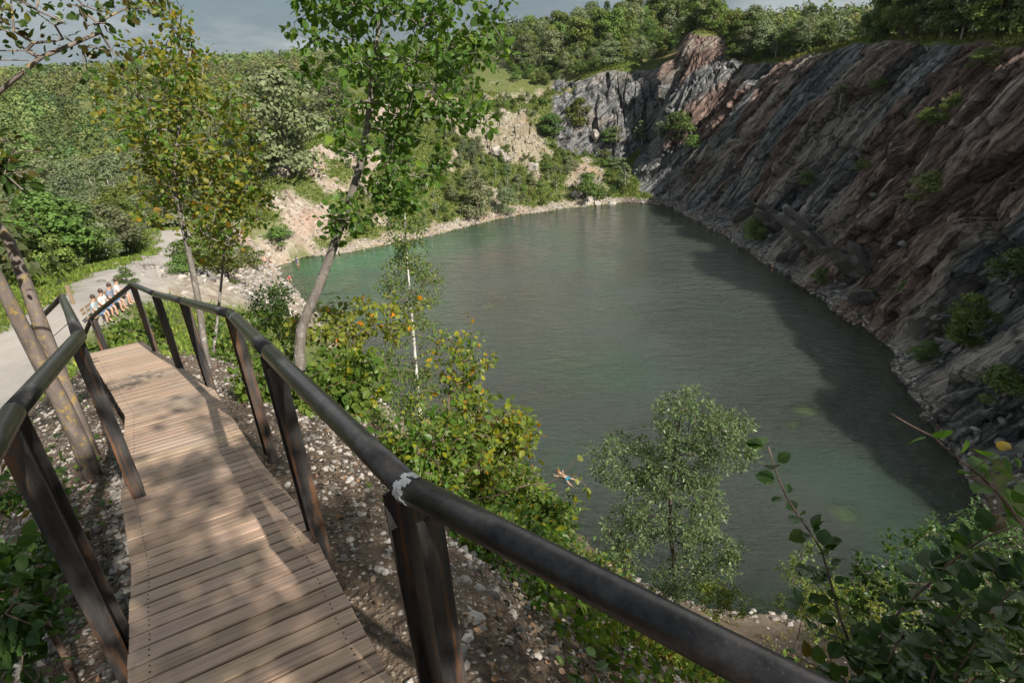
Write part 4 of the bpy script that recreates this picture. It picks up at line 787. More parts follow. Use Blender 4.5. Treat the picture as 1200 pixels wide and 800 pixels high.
# slope shrubs on the far scree
def slope_ok(x, y, px, D):
    u, v, _ = proj(np.array([[x, y, gz(x, y)]])); m = float(gmask(screem, x, y)[0]); return sdp(x, y) > 1.5 and m < .5 and v[0] > 100 and float(gmask(rock, x, y)[0]) < .3
ws = lambda px, D: ('low on the far slope' if D < 110 else 'high on the far slope')+(' towards the scree' if px < 540 else (' below the columnar face' if px > 650 else ' in its middle'))
scatter(200, (500, 745), (96, 138), ['bush', 'bush', 'bush', 'slim', 'bush', 'pale'], (1.0, 2.9), ws, 'shrubs on the far slope', slope_ok, .9, wr=(.9, 1.5))
scatter(110, (380, 620), (92, 132), ['bush', 'bush', 'slim', 'pale'], (1.2, 3.0), 'among the pale scree left of the green far slope', 'shrubs on the far slope', slope_ok, 1.6)
def pick_at(px, py, lo=20, hi=170):
    r = ray(px, py); t = np.linspace(lo, hi, 1500); pp = CAM+r[None]*(t/np.hypot(r[0], r[1]))[:, None]; below = pp[:, 2] < ground(pp[:, 0], pp[:, 1])
    return pp[np.argmax(below)] if below.any() else pp[-1]
def by_pix(kind, px, py, hpx, label, cat_group, w=1., lo=20):
    q = pick_at(px, py, lo); dep = (q-CAM)@RM[:, 2]; return plant(kind, q[0], q[1], hpx*dep/F, label, cat_group, w, q[2])
for (k_, x_, y_, h_, t_) in AFTER: plant(k_, x_, y_, h_, t_, 'trees and shrubs of the left valley', 1.5)
GS = 'shrubs on the far slope'; GC = 'shrubs on the quarry faces'
by_pix('pale', 345, 206, 118, 'huge pale silvery willow crown left of the scree top', 'landmark trees of the far side', 1.15)
by_pix('pale', 300, 175, 60, 'pale willow just left of the huge silvery one', 'landmark trees of the far side', 1.3)
by_pix('pale', 390, 150, 50, 'pale rounded tree right of the huge silvery willow', 'landmark trees of the far side', 1.3)
by_pix('broad', 646, 165, 32, 'round dark green bush tree below the columnar face at its left', GS, 1.3)
by_pix('broad', 678, 150, 34, 'green tree against the left end of the columnar face', GS, 1.2)
by_pix('pale', 560, 258, 50, 'silvery willow bush at the far shoreline', GS, 1.2)
by_pix('pale', 592, 252, 34, 'second silvery bush at the far shoreline, right of the larger one', GS, 1.2)
by_pix('bush', 690, 236, 34, 'rounded shrub low near the far corner of the shore', GS, 1.3)
by_pix('slim', 732, 225, 34, 'narrow green sapling in front of the rocks at the far corner', GS, 1.2)
for k, (px, py, h, w) in enumerate([(722, 172, 24, 'leftmost'), (752, 168, 26, 'middle'), (772, 165, 22, 'right-hand'), (715, 165, 16, 'lower')]): by_pix('slim' if k != 3 else 'bush', px, py, h, '%s green sapling at the foot of the columnar face' % w, GS, 1.8)
by_pix('bush', 795, 165, 34, 'dark shrub at the right end of the columnar face', GC, 1.4)
by_pix('bush', 812, 178, 20, 'dark shrub at the foot of the red rock face', GC, 1.6)
by_pix('bush', 1092, 236, 34, 'silvery green bush alone on the dark right cliff', GC, 1.7)
by_pix('pale', 1092, 234, 30, 'silvery spray of leaves behind the lone bush on the right cliff', GC, 1.2)
by_pix('slim', 984, 122, 24, 'tiny bright sapling growing from a crack high on the cliff', GC, 1.9)
by_pix('bush', 1115, 140, 30, 'dark green shrub high on the cliff near the right edge', GC, 1.3)
by_pix('bush', 1085, 150, 22, 'dark shrub left of the higher shrub near the right edge', GC, 1.4)
by_pix('bush', 884, 278, 26, 'dark shrub just above the cliff waterline at the far third', GC, 1.6)
by_pix('bush', 962, 332, 20, 'bright green shrub just above the cliff waterline in its middle', GC, 1.3)
by_pix('bush', 1018, 350, 14, 'tiny green shrub on the grey slab low on the cliff', GC, 1.4)
by_pix('broad', 1128, 408, 70, 'dark crooked tree at the foot of the cliff on the right', GC, 1.05)
by_pix('bush', 1085, 420, 24, 'dark shrub left of the crooked tree at the cliff foot', GC, 1.6)
by_pix('bush', 1170, 470, 44, 'dark shrub right of and below the crooked tree', GC, 1.5)
by_pix('bush', 1120, 470, 20, 'low dark shrub on the stony right shore', GC, 1.6)
by_pix('bush', 1010, 200, 14, 'small dark shrub half way up the middle of the cliff', GC, 1.7)
by_pix('bush', 945, 215, 16, 'small shrub half way up the left part of the cliff', GC, 1.6)
by_pix('bush', 905, 165, 10, 'tiny yellow-green tuft on the grey part of the cliff', GC, 1.4)
by_pix('bush', 1030, 105, 12, 'small green tuft just under the rim of the cliff', GC, 1.6)
by_pix('bush', 1150, 80, 22, 'green shrub under the rim near the right edge', GC, 1.8)
by_pix('bush', 1190, 330, 40, 'dark bush on the cliff at the right edge', GC, 1.5)
by_pix('bush', 1060, 345, 18, 'dark shrub above the red earth at the cliff foot', GC, 1.7)
by_pix('bush', 860, 70, 18, 'yellow-green shrub in the pale notch of the rim', GC, 1.5)
by_pix('bush', 150, 332, 20, 'green bush on the bank behind the seated group', 'trees and shrubs of the left valley', 1.5)
by_pix('bush', 215, 322, 24, 'small dark shrub at the right edge of the gravel track', 'trees and shrubs of the left valley', 1.3)

# far woodland nobody could count
def far_wood(name, pts, hs, mat, label, b=70, q=.20):
    d = norm(np.random.default_rng(3).normal(size=(b*12, 3))).reshape(12, b, 3); d[..., 2] = np.abs(d[..., 2])
    pos = []; nr = []; sz = []; tt = []; z = ground(pts[:, 0], pts[:, 1])
    for (x, y), zz, h in zip(pts, z, hs):
        dd = d[int(RNG.integers(0, 12))]; w = h*RNG.uniform(.34, .5); p = np.array([x, y, zz])+dd*np.array([w, w, h])*RNG.uniform(.75, 1.05, (b, 1)); pos.append(p); nr.append(norm(dd*np.array([1, 1, .8])+rdir(b)*.4)); sz.append(np.full(b, h*q)*RNG.uniform(.6, 1.3, b)); tt.append(np.full((b, 3), RNG.uniform(.55, 1.45))*np.array([1+RNG.uniform(-.05, .45), 1, 1+RNG.uniform(0, .9)])*(1+RNG.uniform(-.2, .2, (b, 1))))
    pos = np.concatenate(pos); nr = np.concatenate(nr); n = len(pos); lv, lf, lt = leaves(pos, norm(np.cross(nr, rdir(n))), nr, np.concatenate(sz), np.concatenate(tt), 1.3, False)
    lv -= 0; o = obj(name, mesh_np(name, lv, [lf], mat, False, {'tint': lt})); tag(o, label, 'woodland', None, 'stuff')
def wood_pts(n, pxr, Dr, gap):
    px = RNG.uniform(*pxr, n); D = np.sqrt(RNG.uniform(Dr[0]**2, Dr[1]**2, n)); r = np.array([ray(a, 60) for a in px]); t = D/np.hypot(r[:, 0], r[:, 1]); p = r[:, :2]*t[:, None]
    clear = fbm(np.c_[p/60., np.zeros(n)], 3) < gap; f0 = P(62, 108, 345)[:2]; clear &= ((p[:, 0]-f0[0])/38)**2+((p[:, 1]-f0[1])/26)**2 > 1; return p[clear]
p = wood_pts(700, (-420, 480), (170, 320), .22); far_wood('woodland', p, RNG.uniform(5., 10., len(p)), M['leaf_far'], 'mixed green woodland on the lower hills at the left', 240, .10)
p = wood_pts(2800, (-420, 480), (310, 660), .22); far_wood('woodland', p, RNG.uniform(5., 11., len(p)), M['leaf_far'], 'distant green woodland covering the upper hills at the left', 90, .17)
p = wood_pts(420, (-520, -75), (42, 170), .5); far_wood('woodland', p, RNG.uniform(3., 6., len(p)), M['leaf_far'], 'thick scrub continuing beyond the left edge of the valley', 200, .10)
p = wood_pts(1400, (480, 1300), (205, 420), .5); far_wood('woodland', p, RNG.uniform(4.5, 8.5, len(p)), M['leaf_far'], 'woodland stretching back beyond the quarry rim', 160, .13)
p = wood_pts(2200, (-200, 1400), (620, 1500), .6); far_wood('woodland', p, RNG.uniform(9, 16, len(p)), M['leaf_far'], 'blue-green woods on the farthest hills of the horizon')
# grass of the open slopes
def tufts(name, pts, h, mat, label, per=6, tint=(1, 1, 1), w=.14, alts=()):
    z = ground(pts[:, 0], pts[:, 1]); n = len(pts)*per; pos = np.repeat(np.c_[pts, z], per, 0)+np.c_[RNG.normal(0, h*.5, (n, 2)), np.zeros(n)]
    d = norm(np.c_[RNG.normal(0, .45, (n, 2)), np.ones(n)]); lv, lf, lt = leaves(pos, d, rdir(n), h*RNG.uniform(.5, 1.3, n), tints(n, (tint, 1.), alts, .3), w*2.5, False)
    tag(obj(name, mesh_np(name, lv, [lf], mat, False, {'tint': lt})), label, 'grass', None, 'stuff')
def area(n, xr, yr, f):
    p = np.c_[RNG.uniform(*xr, n), RNG.uniform(*yr, n)]; return p[f(p)]
p = area(90000, (-46, 30), (88, 140), lambda p: (gmask(screem, p[:, 0], p[:, 1]) < .5) & (gmask(rock, p[:, 0], p[:, 1]) < .4) & (shore_dist(p) > 1.2))
tufts('grass', p[:24000], .36, M['leaf_shrub'], 'tall grass and weeds covering the open far slope', 4, (1.0, .95, .85), .28, [((1.8, 1.35, 1.2), .25)])
p = area(60000, (-75, -6), (16, 90), lambda p: (gmask(path, p[:, 0], p[:, 1]) < .2) & (gmask(spoil, p[:, 0], p[:, 1]) < .35) & (shore_dist(p) > 2) & (line_d(p, PATH) < 9))
tufts('verge_grass', p[:9000], .26, M['leaf_shrub'], 'rough yellow-green grass along the verges of the gravel path', 5, (1.3, 1.2, .9), .22, [((1.9, 1.4, 1.1), .2)])
p = area(40000, (36, 62), (14, 124), lambda p: (gmask(rock, p[:, 0], p[:, 1]) < .35) & (ground(p[:, 0], p[:, 1]) > 20.5))
tufts('rim_grass', p[:9000], .42, M['leaf_shrub'], 'rough dry grass and weeds along the cliff rim', 5, (1.0, .85, .75), .25, [((1.8, 1.3, 1.1), .25)])
# near ground cover
def near_pts(n, f):
    a = np.radians(RNG.uniform(-95, 60, n)); D = 1.2+12*RNG.random(n)**1.4; p = np.c_[D*np.sin(a), D*np.cos(a)]; d, _ = poly_dist(p, DC); return p[(d > .52) & f(p, d)]
def ground_leaves(name, pts, size, mat, label, up, tilt, alts=(), six=True, cat='leaves'):
    n = len(pts); z = ground(pts[:, 0], pts[:, 1]); e = .05; gx = (ground(pts[:, 0]+e, pts[:, 1])-z)/e; gy = (ground(pts[:, 0], pts[:, 1]+e)-z)/e
    nn = norm(np.c_[-gx, -gy, np.ones(n)]); d = norm(np.cross(nn, rdir(n))+np.array([0, 0, up]))
    lv, lf, lt = leaves(np.c_[pts, z]+nn*RNG.uniform(.004, .03+up*.12, (n, 1)), d, norm(nn+rdir(n)*tilt), size*RNG.uniform(.5, 1.3, n), tints(n, ((1, 1, 1), 1.), alts, .3), 1., six)
    tag(obj(name, mesh_np(name, lv, [lf], mat, False, {'tint': lt})), label, cat, None, 'stuff')
nz2 = lambda p, s, o: fbm(np.c_[p/s, np.full(len(p), o)], 3)
ground_leaves('leaf_litter', near_pts(30000, lambda p, d: (nz2(p, .8, 1) > -.1)|((p[:, 0] > -.2)&(p[:, 1] < 5))), .032, M['leaf_litter'], 'dry brown leaf litter on the soil around the walkway', .35, 1.1, [((.4, .4, .4), .35), ((1.5, 1.2, 1.), .12)])
ground_leaves('ground_plants', near_pts(11000, lambda p, d: (nz2(p, .7, 5) > .05) & ((p[:, 0] < -1.6-.55*(p[:, 1]-1.5)) | (d > 1.0))), .06, M['leaf_cover'], 'low green plants creeping over the bank beside the walkway', .5, .5, [((1.6, 1.5, .9), .25)], cat='plants')
def slope_pts(n):
    a = np.radians(RNG.uniform(-14, 48, n)); D = RNG.uniform(3.5, 23, n); p = np.c_[D*np.sin(a), D*np.cos(a)]; d, _ = poly_dist(p, DC); return p[(d > .8) & (nz2(p, 1.6, 3) > .0) & (shore_dist(p) > .8)]
tufts('bank_weeds', slope_pts(6000), .14, M['leaf_shrub'], 'dry grass and weeds growing on the steep bank down to the near shore', 6, (1.2, 1.0, .9), .2, [((2.0, 1.35, 1.4), .35)])
def bank_pts(n):
    a = np.radians(RNG.uniform(-16, 55, n)); D = RNG.uniform(1.9, 7.5, n); p = np.c_[D*np.sin(a), D*np.cos(a)]; d, _ = poly_dist(p, DC); return p[(d > 1.15) & (nz2(p, .55, 8) > -.12)]
ground_leaves('bank_plants', bank_pts(9000), .068, M['leaf_lime'], 'bright green seedlings and trailing plants covering the bank below the right-hand rail', 1.2, .7, [((.5, .7, .6), .4), ((1.5, 1.1, .8), .12)], cat='plants')
# dry twigs on the bank
mb = MB(); tp = near_pts(900, lambda p, d: d > .55)[:420]
for q in tp:
    a = RNG.random()*6.28; l = RNG.uniform(.06, .35); e = q+np.array([math.cos(a), math.sin(a)])*l; mid = (q+e)/2+RNG.normal(0, l*.08, 2)
    mb.tube([(q[0], q[1], gz(*q)+.012), (mid[0], mid[1], gz(*mid)+.03+l*.06), (e[0], e[1], gz(*e)+.02)], [.0035, .003, .0015], 4)
tag(mb.build('fallen_twigs', M['twig'], None, True), 'thin dry twigs strewn over the stony bank', 'twigs', None, 'stuff')

# ------------------------------------------------------------------ walkway
def deck_mat():
    m, nt, out = new_mat('weathered_larch'); n = N(nt); uv = n('ShaderNodeUVMap', {'uv_map': 'UVMap'}).outputs[0]
    at = n('ShaderNodeVertexColor', {'layer_name': 'tint'}); co = n('ShaderNodeTexCoord').outputs['Object']
    g = n.noise(n.map(uv, (2.2, 60, 1)), 1., 7, .6, .25); kn = n.noise(n.map(uv, (1.4, 9, 1)), 1.7, 3, .5); st = n.noise(co, 1.1, 5, .6)
    c = n.mix(n.ramp(g.outputs[0], [(.28, 0.), (.72, 1.)]), (.235, .15, .098), (.52, .375, .27))
    c = n.mix(n.ramp(kn.outputs[0], [(.66, 0.), (.74, .8)]), c, (.10, .06, .04))
    c = n.mix(n.ramp(st.outputs[0], [(.45, 0.), (.72, .55)]), c, (.33, .285, .245))
    c = n.mix(1., c, at.outputs[0], 'MULTIPLY')
    b = n('ShaderNodeBump', None, Strength=.35, Distance=.006, Height=g.outputs[0])
    n.set(out.inputs[0], n('ShaderNodeBsdfPrincipled', None, Base_Color=c, Roughness=.72, Normal=b)); return m
def steel_mat():
    m, nt, out = new_mat('raw_steel'); n = N(nt); co = n('ShaderNodeTexCoord').outputs['Object']
    a = n.noise(n.map(co, (9, 9, 1.2)), 1., 7, .65); b = n.noise(n.map(co, (22, 22, 1.4)), 1., 6, .7, .5); s = n.noise(co, 60, 5, .7)
    c = n.mix(n.ramp(a.outputs[0], [(.36, 0.), (.64, 1.)]), (.022, .021, .023), (.115, .106, .10))
    rust = n.ramp(n.math('ADD', n.math('MULTIPLY', b.outputs[0], .7), n.math('MULTIPLY', a.outputs[0], .38)), [(.545, 0.), (.65, 1.)])
    c = n.mix(n.math('MULTIPLY', rust, .8), c, n.mix(s.outputs[0], (.15, .055, .018), (.27, .12, .04)))
    rg = n.ramp(a.outputs[0], [(.3, .38), (.7, .62)])
    bp = n('ShaderNodeBump', None, Strength=.25, Distance=.004, Height=s.outputs[0])
    n.set(out.inputs[0], n('ShaderNodeBsdfPrincipled', None, Base_Color=c, Roughness=rg, Metallic=n.math('SUBTRACT', .3, n.math('MULTIPLY', rust, .3)), Normal=bp)); return m
def tube_mat():
    m, nt, out = new_mat('worn_tube'); n = N(nt); co = n('ShaderNodeTexCoord').outputs['Object']
    a = n.noise(n.map(co, (2, 2, 8)), 1.5, 8, .7); s = n.noise(co, 110, 8, .75); k = n.noise(co, 16, 8, .8)
    c = n.mix(n.ramp(n.math('ADD', n.math('MULTIPLY', a.outputs[0], .45), n.math('MULTIPLY', k.outputs[0], .6)), [(.40, 0.), (.66, 1.)]), (.018, .017, .018), (.085, .078, .075))
    c = n.mix(n.ramp(s.outputs[0], [(.58, 0.), (.70, .6)]), c, (.15, .12, .105))
    rg = n.ramp(s.outputs[0], [(.3, .22), (.7, .46)])
    bp = n('ShaderNodeBump', None, Strength=.15, Distance=.003, Height=s.outputs[0])
    n.set(out.inputs[0], n('ShaderNodeBsdfPrincipled', None, Base_Color=c, Roughness=rg, Metallic=.75, Normal=bp)); return m
M['deck'] = deck_mat(); M['steel'] = steel_mat(); M['tube'] = tube_mat()
M['beam'] = simple_mat('deck_beam', (.10, .07, .05), .8); M['screw'] = simple_mat('screw_steel', (.035, .03, .028), .5, .6, .2)
M['weld'] = simple_mat('weld_primer', (.34, .35, .36), .5, .5, .35, 40, .6)
walk = empty('walkway', DC[1], 'sloping wooden boardwalk with dark steel posts and tube handrails', 'walkway'); W0 = DC[1]
def lerp_line(line, s):
    L = np.r_[0, np.cumsum(np.linalg.norm(np.diff(DC, axis=0), axis=1))]; return np.array([np.interp(s, L, line[:, k]) for k in range(3)])
def smooth_line(line):
    q = resample(line, .1, False); k = 7; pad = np.vstack([np.repeat(q[:1], k, 0), q, np.repeat(q[-1:], k, 0)]); w = np.ones(2*k+1)/(2*k+1)
    return np.c_[[np.convolve(pad[:, j], w, 'valid') for j in range(3)]].T
LTOT = np.linalg.norm(np.diff(DC, axis=0), axis=1).sum(); pitch = .098; nb = int(LTOT/pitch)
mb = MB(); tv = []; scr = MB(); uvs = []
for k in range(nb):
    s0, s1 = k*pitch+.005, (k+1)*pitch-.004
    l0, l1, r0_, r1 = lerp_line(DL, s0), lerp_line(DL, s1), lerp_line(DR, s0), lerp_line(DR, s1)
    j = RNG.uniform(-.003, .003); e = norm((r0_-l0)[None])[0]; l0 = l0-e*(.02+j); l1 = l1-e*(.02+j); r0_ = r0_+e*(.02+j); r1 = r1+e*.02
    dz = RNG.uniform(-.0015, .0015); up = np.array([0, 0, dz]); th = np.array([0, 0, -.030]); bv = .004; f = norm((l1-l0)[None])[0]*bv
    top = [l0+up+f, r0_+up+f, r1+up-f, l1+up-f]; lo = [l0+up-np.array([0, 0, bv]), r0_+up-np.array([0, 0, bv]), r1+up-np.array([0, 0, bv]), l1+up-np.array([0, 0, bv])]; bot = [p+th for p in lo]
    V8 = np.array(top+lo+bot)-W0; w = np.linalg.norm(r0_-l0); o = RNG.random()*40; o2 = RNG.random()*40
    uv = np.array([[0, 0], [w, 0], [w, .09], [0, .09]]); uv = np.tile(uv, (3, 1))+np.array([o, o2])
    mb.add(V8, [[[0, 1, 2, 3], [4, 5, 1, 0], [5, 6, 2, 1], [6, 7, 3, 2], [7, 4, 0, 3], [8, 9, 5, 4], [9, 10, 6, 5], [10, 11, 7, 6], [11, 8, 4, 7], [11, 10, 9, 8]]], uv)
    tv.append(np.tile(RNG.uniform(.68, 1.15)*np.array([1, 1+RNG.uniform(-.03, .02), 1+RNG.uniform(-.06, .03)]), (12, 1)))
    for t in (.09, .91):
        for q in (.3, .7):
            c = l0+(r0_-l0)*t+(l1-l0)*q-W0+np.array([0, 0, .0012+dz]); a = np.arange(6)*math.pi/3; ring = c+.0042*np.c_[np.cos(a), np.sin(a), 0*a]
            scr.add(np.vstack([ring, ring-np.array([0, 0, .004])]), [np.arange(6)[None], np.stack([np.arange(6)+6, (np.arange(6)+1) % 6+6, (np.arange(6)+1) % 6, np.arange(6)], -1)])
me = mesh_np('boards', np.concatenate(mb.V), [np.concatenate(f) for f in mb.F.values()], M['deck'], False, {'tint': np.concatenate(tv)}, np.concatenate(mb.U)); obj('boards', me, walk)
tag(scr.build('screw', M['screw'], walk), kind='stuff')
for line, sg in ((DL, 1), (DR, -1)):
    q = resample(line, .35, False); mbm = MB(); n = len(q)
    for a, b in zip(q[:-1], q[1:]):
        t = norm((b-a)[None])[0]; x = norm(np.cross(t, [0, 0, 1.])[None])[0]; zz = np.cross(x, t); mbm.box((a+b)/2-W0+x*.05*sg-zz*.105, [t, x, zz], (np.linalg.norm(b-a)/2+.004, .03, .065))
    mbm.build('side_beam', M['beam'], walk)
def ibeam(c_top, length, ax_d, ax_w, depth=.15, width=.068):
    """vertical steel section: two flanges and a web"""
    mb = MB(); z = np.array([0, 0, 1.]); c = c_top-z*length/2
    mb.box(c, [ax_d, ax_w, z], (depth/2-.007, .0035, length/2))
    for s in (-1, 1): mb.box(c+ax_d*s*(depth/2-.0035), [ax_d, ax_w, z], (.0035, width/2, length/2))
    return mb
def post(top, dirv, length=1.32, twist=0.):
    t = np.array([dirv[0], dirv[1], 0]); slope = dirv[2]/np.hypot(dirv[0], dirv[1]); t /= np.linalg.norm(t); w = np.cross([0, 0, 1.], t)
    c, s = math.cos(twist), math.sin(twist); d2 = t*c+w*s; t2 = w*c-t*s
    return ibeam(np.array(top)-W0-np.array([0, 0, .04]), length, d2, t2).build('post', M['steel'], walk)
def rail_dirs(R): d = np.gradient(R, axis=0); return d
RR = np.vstack([RAILR]); dR = np.gradient(RR, axis=0)
def outw(d, sg): d = np.array([d[0], d[1]])/np.hypot(d[0], d[1]); return np.array([d[1], -d[0], 0])*sg
for i in range(1, len(RR)): post(RR[i]+outw(dR[i], 1)*.0, dR[i], 1.14, twist=.0)
LL = np.vstack([RAILL, [L3]]); dL = np.gradient(LL, axis=0)
for i in range(1, len(LL)): post(LL[i]+outw(dL[i], -1)*.02, dL[i], 1.16)
mid = RAILL[-1]+(L3-RAILL[-1])*.62; post(mid, L3-RAILL[-1], 1.34)
# stairs going down from the end of the boards
down = norm((RA-RAILR[-1])[None])[0]; RB = RA+down*1.5+np.array([0, 0, -.35]); LA = L3+(RA-RAILR[-1])*.95
post(RA, down, 1.5); post(RB, down, 1.5); post(LA, down, 1.5)
def handrail(pts, name='handrail'):
    mb = MB(); pts = [np.array(p)-W0 for p in pts]
    for a, b in zip(pts[:-1], pts[1:]):
        t = np.linspace(0, 1, 6)[:, None]; mb.tube(a+(b-a)*t, .0345, 18)
    for p in pts[1:-1]: 
        u = rdir(1); mb.add(*sphere(p, .0347, 12))
    return mb.build(name, M['tube'], walk, True)
def sphere(c, r, n):
    th = np.linspace(0, math.pi, n//2+1)[1:-1]; ph = np.arange(n)*2*math.pi/n
    V = [[c[0], c[1], c[2]+r]]+[[c[0]+r*math.sin(a)*math.cos(b), c[1]+r*math.sin(a)*math.sin(b), c[2]+r*math.cos(a)] for a in th for b in ph]+[[c[0], c[1], c[2]-r]]
    F3 = [[0, 1+j, 1+(j+1) % n] for j in range(n)]; m = len(th); F4 = [[1+i*n+j, 1+(i+1)*n+j, 1+(i+1)*n+(j+1) % n, 1+i*n+(j+1) % n] for i in range(m-1) for j in range(n)]
    F3 += [[1+(m-1)*n+(j+1) % n, 1+(m-1)*n+j, 1+m*n] for j in range(n)]
    return np.array(V), [np.array(F3), np.array(F4)]
handrail(list(RR)+[RA, RB]); handrail(list(LL)+[LA])
# weld patch where two tubes meet on the near post
a = RAILR[2]-W0; t = norm((RAILR[1]-RAILR[2])[None])[0]; mb = MB(); x = norm(np.cross(t, [0, 0, 1.])[None])[0]; y = np.cross(x, t)
for k in range(20):
    an = -.6+k/20*2.9; w = .006+.010*RNG.random(); 
    for ss in (0,):
        c = a+(x*math.cos(an)+y*math.sin(an))*.0347; mb.box(c+t*RNG.uniform(-.006, .014), [t, x*-math.sin(an)+y*math.cos(an), x*math.cos(an)+y*math.sin(an)], (w, .0055, .0016))
mb.build('weld_patch', M['weld'], walk)
a = RAILR[4]-W0; t2 = norm((RAILR[3]-RAILR[4])[None])[0]; mb = MB(); mb.tube([a+t2*.30, a+t2*.312], .036, 16); mb.build('weld_seam', M['weld'], walk, True)
# steps below the end of the boards
e0 = (DL[-1]+DR[-1])/2; dn = np.array([down[0], down[1], 0]); dn /= np.linalg.norm(dn); xs = np.cross(dn, [0, 0, 1.])
mb = MB()
for k in range(7):
    c = e0+dn*(.16+.29*k)+np.array([0, 0, -.17*(k+1)])-W0; mb.box(c, [dn, xs, np.array([0, 0, 1.])], (.14, .42, .02))
mb.build('stair_tread', M['beam'], walk)
# thin cable along the stairs
mb = MB()
for zf in (.35, .65): mb.tube([L3-W0-np.array([0, 0, zf]), LA-W0-np.array([0, 0, zf])], .005, 6)
mb.build('cable', M['screw'], walk)

# ------------------------------------------------------------------ people and bench
M['skin'] = simple_mat('skin', (.50, .30, .21), .5, 0, .08, 8, .05); M['hair'] = simple_mat('hair', (.06, .035, .022), .6); M['hair_red'] = simple_mat('red_hair', (.28, .08, .04), .6)
def cloth(name, c): 
    if name not in M: M[name] = simple_mat(name, c, .85, 0, .12, 10, .15)
    return M[name]
def skin_body(name, J, E, Rr, mat, parent, sub=2):
    me = bpy.data.meshes.new(name); me.from_pydata([tuple(map(float, j)) for j in J], E, []); o = bpy.data.objects.new(name, me); COL.objects.link(o)
    o.modifiers.new('skin', 'SKIN'); o.modifiers.new('sub', 'SUBSURF').levels = sub; o.modifiers['sub'].render_levels = sub
    sv = me.skin_vertices[0].data
    for v, r in zip(sv, Rr): v.radius = (r, r) if np.isscalar(r) else r
    sv[0].use_root = True
    dg = bpy.context.evaluated_depsgraph_get(); new = bpy.data.meshes.new_from_object(o.evaluated_get(dg)); bpy.data.objects.remove(o); new.name = name
    new.materials.clear(); new.materials.append(mat)
    for p in new.polygons: p.use_smooth = True
    return obj(name, new, parent)
POSES = {
 # pelvis, chest, neck, head, (shoulder, elbow, wrist, hand) L/R, (hip, knee, ankle, toe) L/R in metres, x = facing forward, y = left
 'stand': dict(pelvis=(0, 0, .93), belly=(.0, 0, 1.1), chest=(0, 0, 1.32), neck=(0, 0, 1.48), head=(.02, 0, 1.62), top=(.02, 0, 1.70), armL=[(0, .18, 1.40), (-.03, .24, 1.12), (.06, .25, .88), (.09, .24, .80)], armR=[(0, -.18, 1.40), (-.03, -.24, 1.12), (.08, -.24, .89), (.11, -.23, .81)], legL=[(0, .10, .88), (.02, .11, .48), (0, .12, .08), (.15, .13, .04)], legR=[(0, -.10, .88), (.06, -.12, .48), (.02, -.14, .08), (.17, -.15, .04)]),
 'sit': dict(pelvis=(0, 0, .52), belly=(.03, 0, .68), chest=(.08, 0, .92), neck=(.12, 0, 1.08), head=(.16, 0, 1.22), top=(.17, 0, 1.30), armL=[(.08, .18, 1.0), (.12, .24, .74), (.34, .16, .66), (.42, .12, .66)], armR=[(.08, -.18, 1.0), (.12, -.24, .74), (.34, -.16, .66), (.42, -.12, .66)], legL=[(.02, .10, .50), (.44, .13, .50), (.44, .13, .08), (.58, .13, .04)], legR=[(.02, -.10, .50), (.44, -.13, .50), (.40, -.14, .08), (.54, -.14, .04)]),
 'bend': dict(pelvis=(0, 0, .88), belly=(.10, 0, 1.0), chest=(.27, 0, 1.14), neck=(.40, 0, 1.22), head=(.50, 0, 1.26), top=(.57, 0, 1.28), armL=[(.30, .18, 1.16), (.40, .20, .90), (.48, .14, .66), (.50, .12, .57)], armR=[(.30, -.18, 1.16), (.38, -.20, .90), (.44, -.15, .66), (.46, -.13, .57)], legL=[(0, .10, .84), (.06, .12, .46), (0, .12, .08), (.15, .13, .04)], legR=[(0, -.10, .84), (.03, -.12, .46), (-.04, -.13, .08), (.11, -.14, .04)]),
 'swim': dict(pelvis=(0, 0, .02), belly=(.16, 0, .04), chest=(.40, 0, .06), neck=(.54, 0, .12), head=(.66, 0, .16), top=(.72, 0, .20), armL=[(.46, .18, .05), (.68, .34, .0), (.86, .20, .0), (.94, .14, -.01)], armR=[(.46, -.18, .05), (.66, -.36, .0), (.82, -.52, -.02), (.90, -.56, -.03)], legL=[(-.04, .10, 0), (-.40, .24, .0), (-.78, .32, -.01), (-.92, .36, 0)], legR=[(-.04, -.10, 0), (-.40, -.22, .0), (-.78, -.34, -.01), (-.92, -.38, 0)]),
}
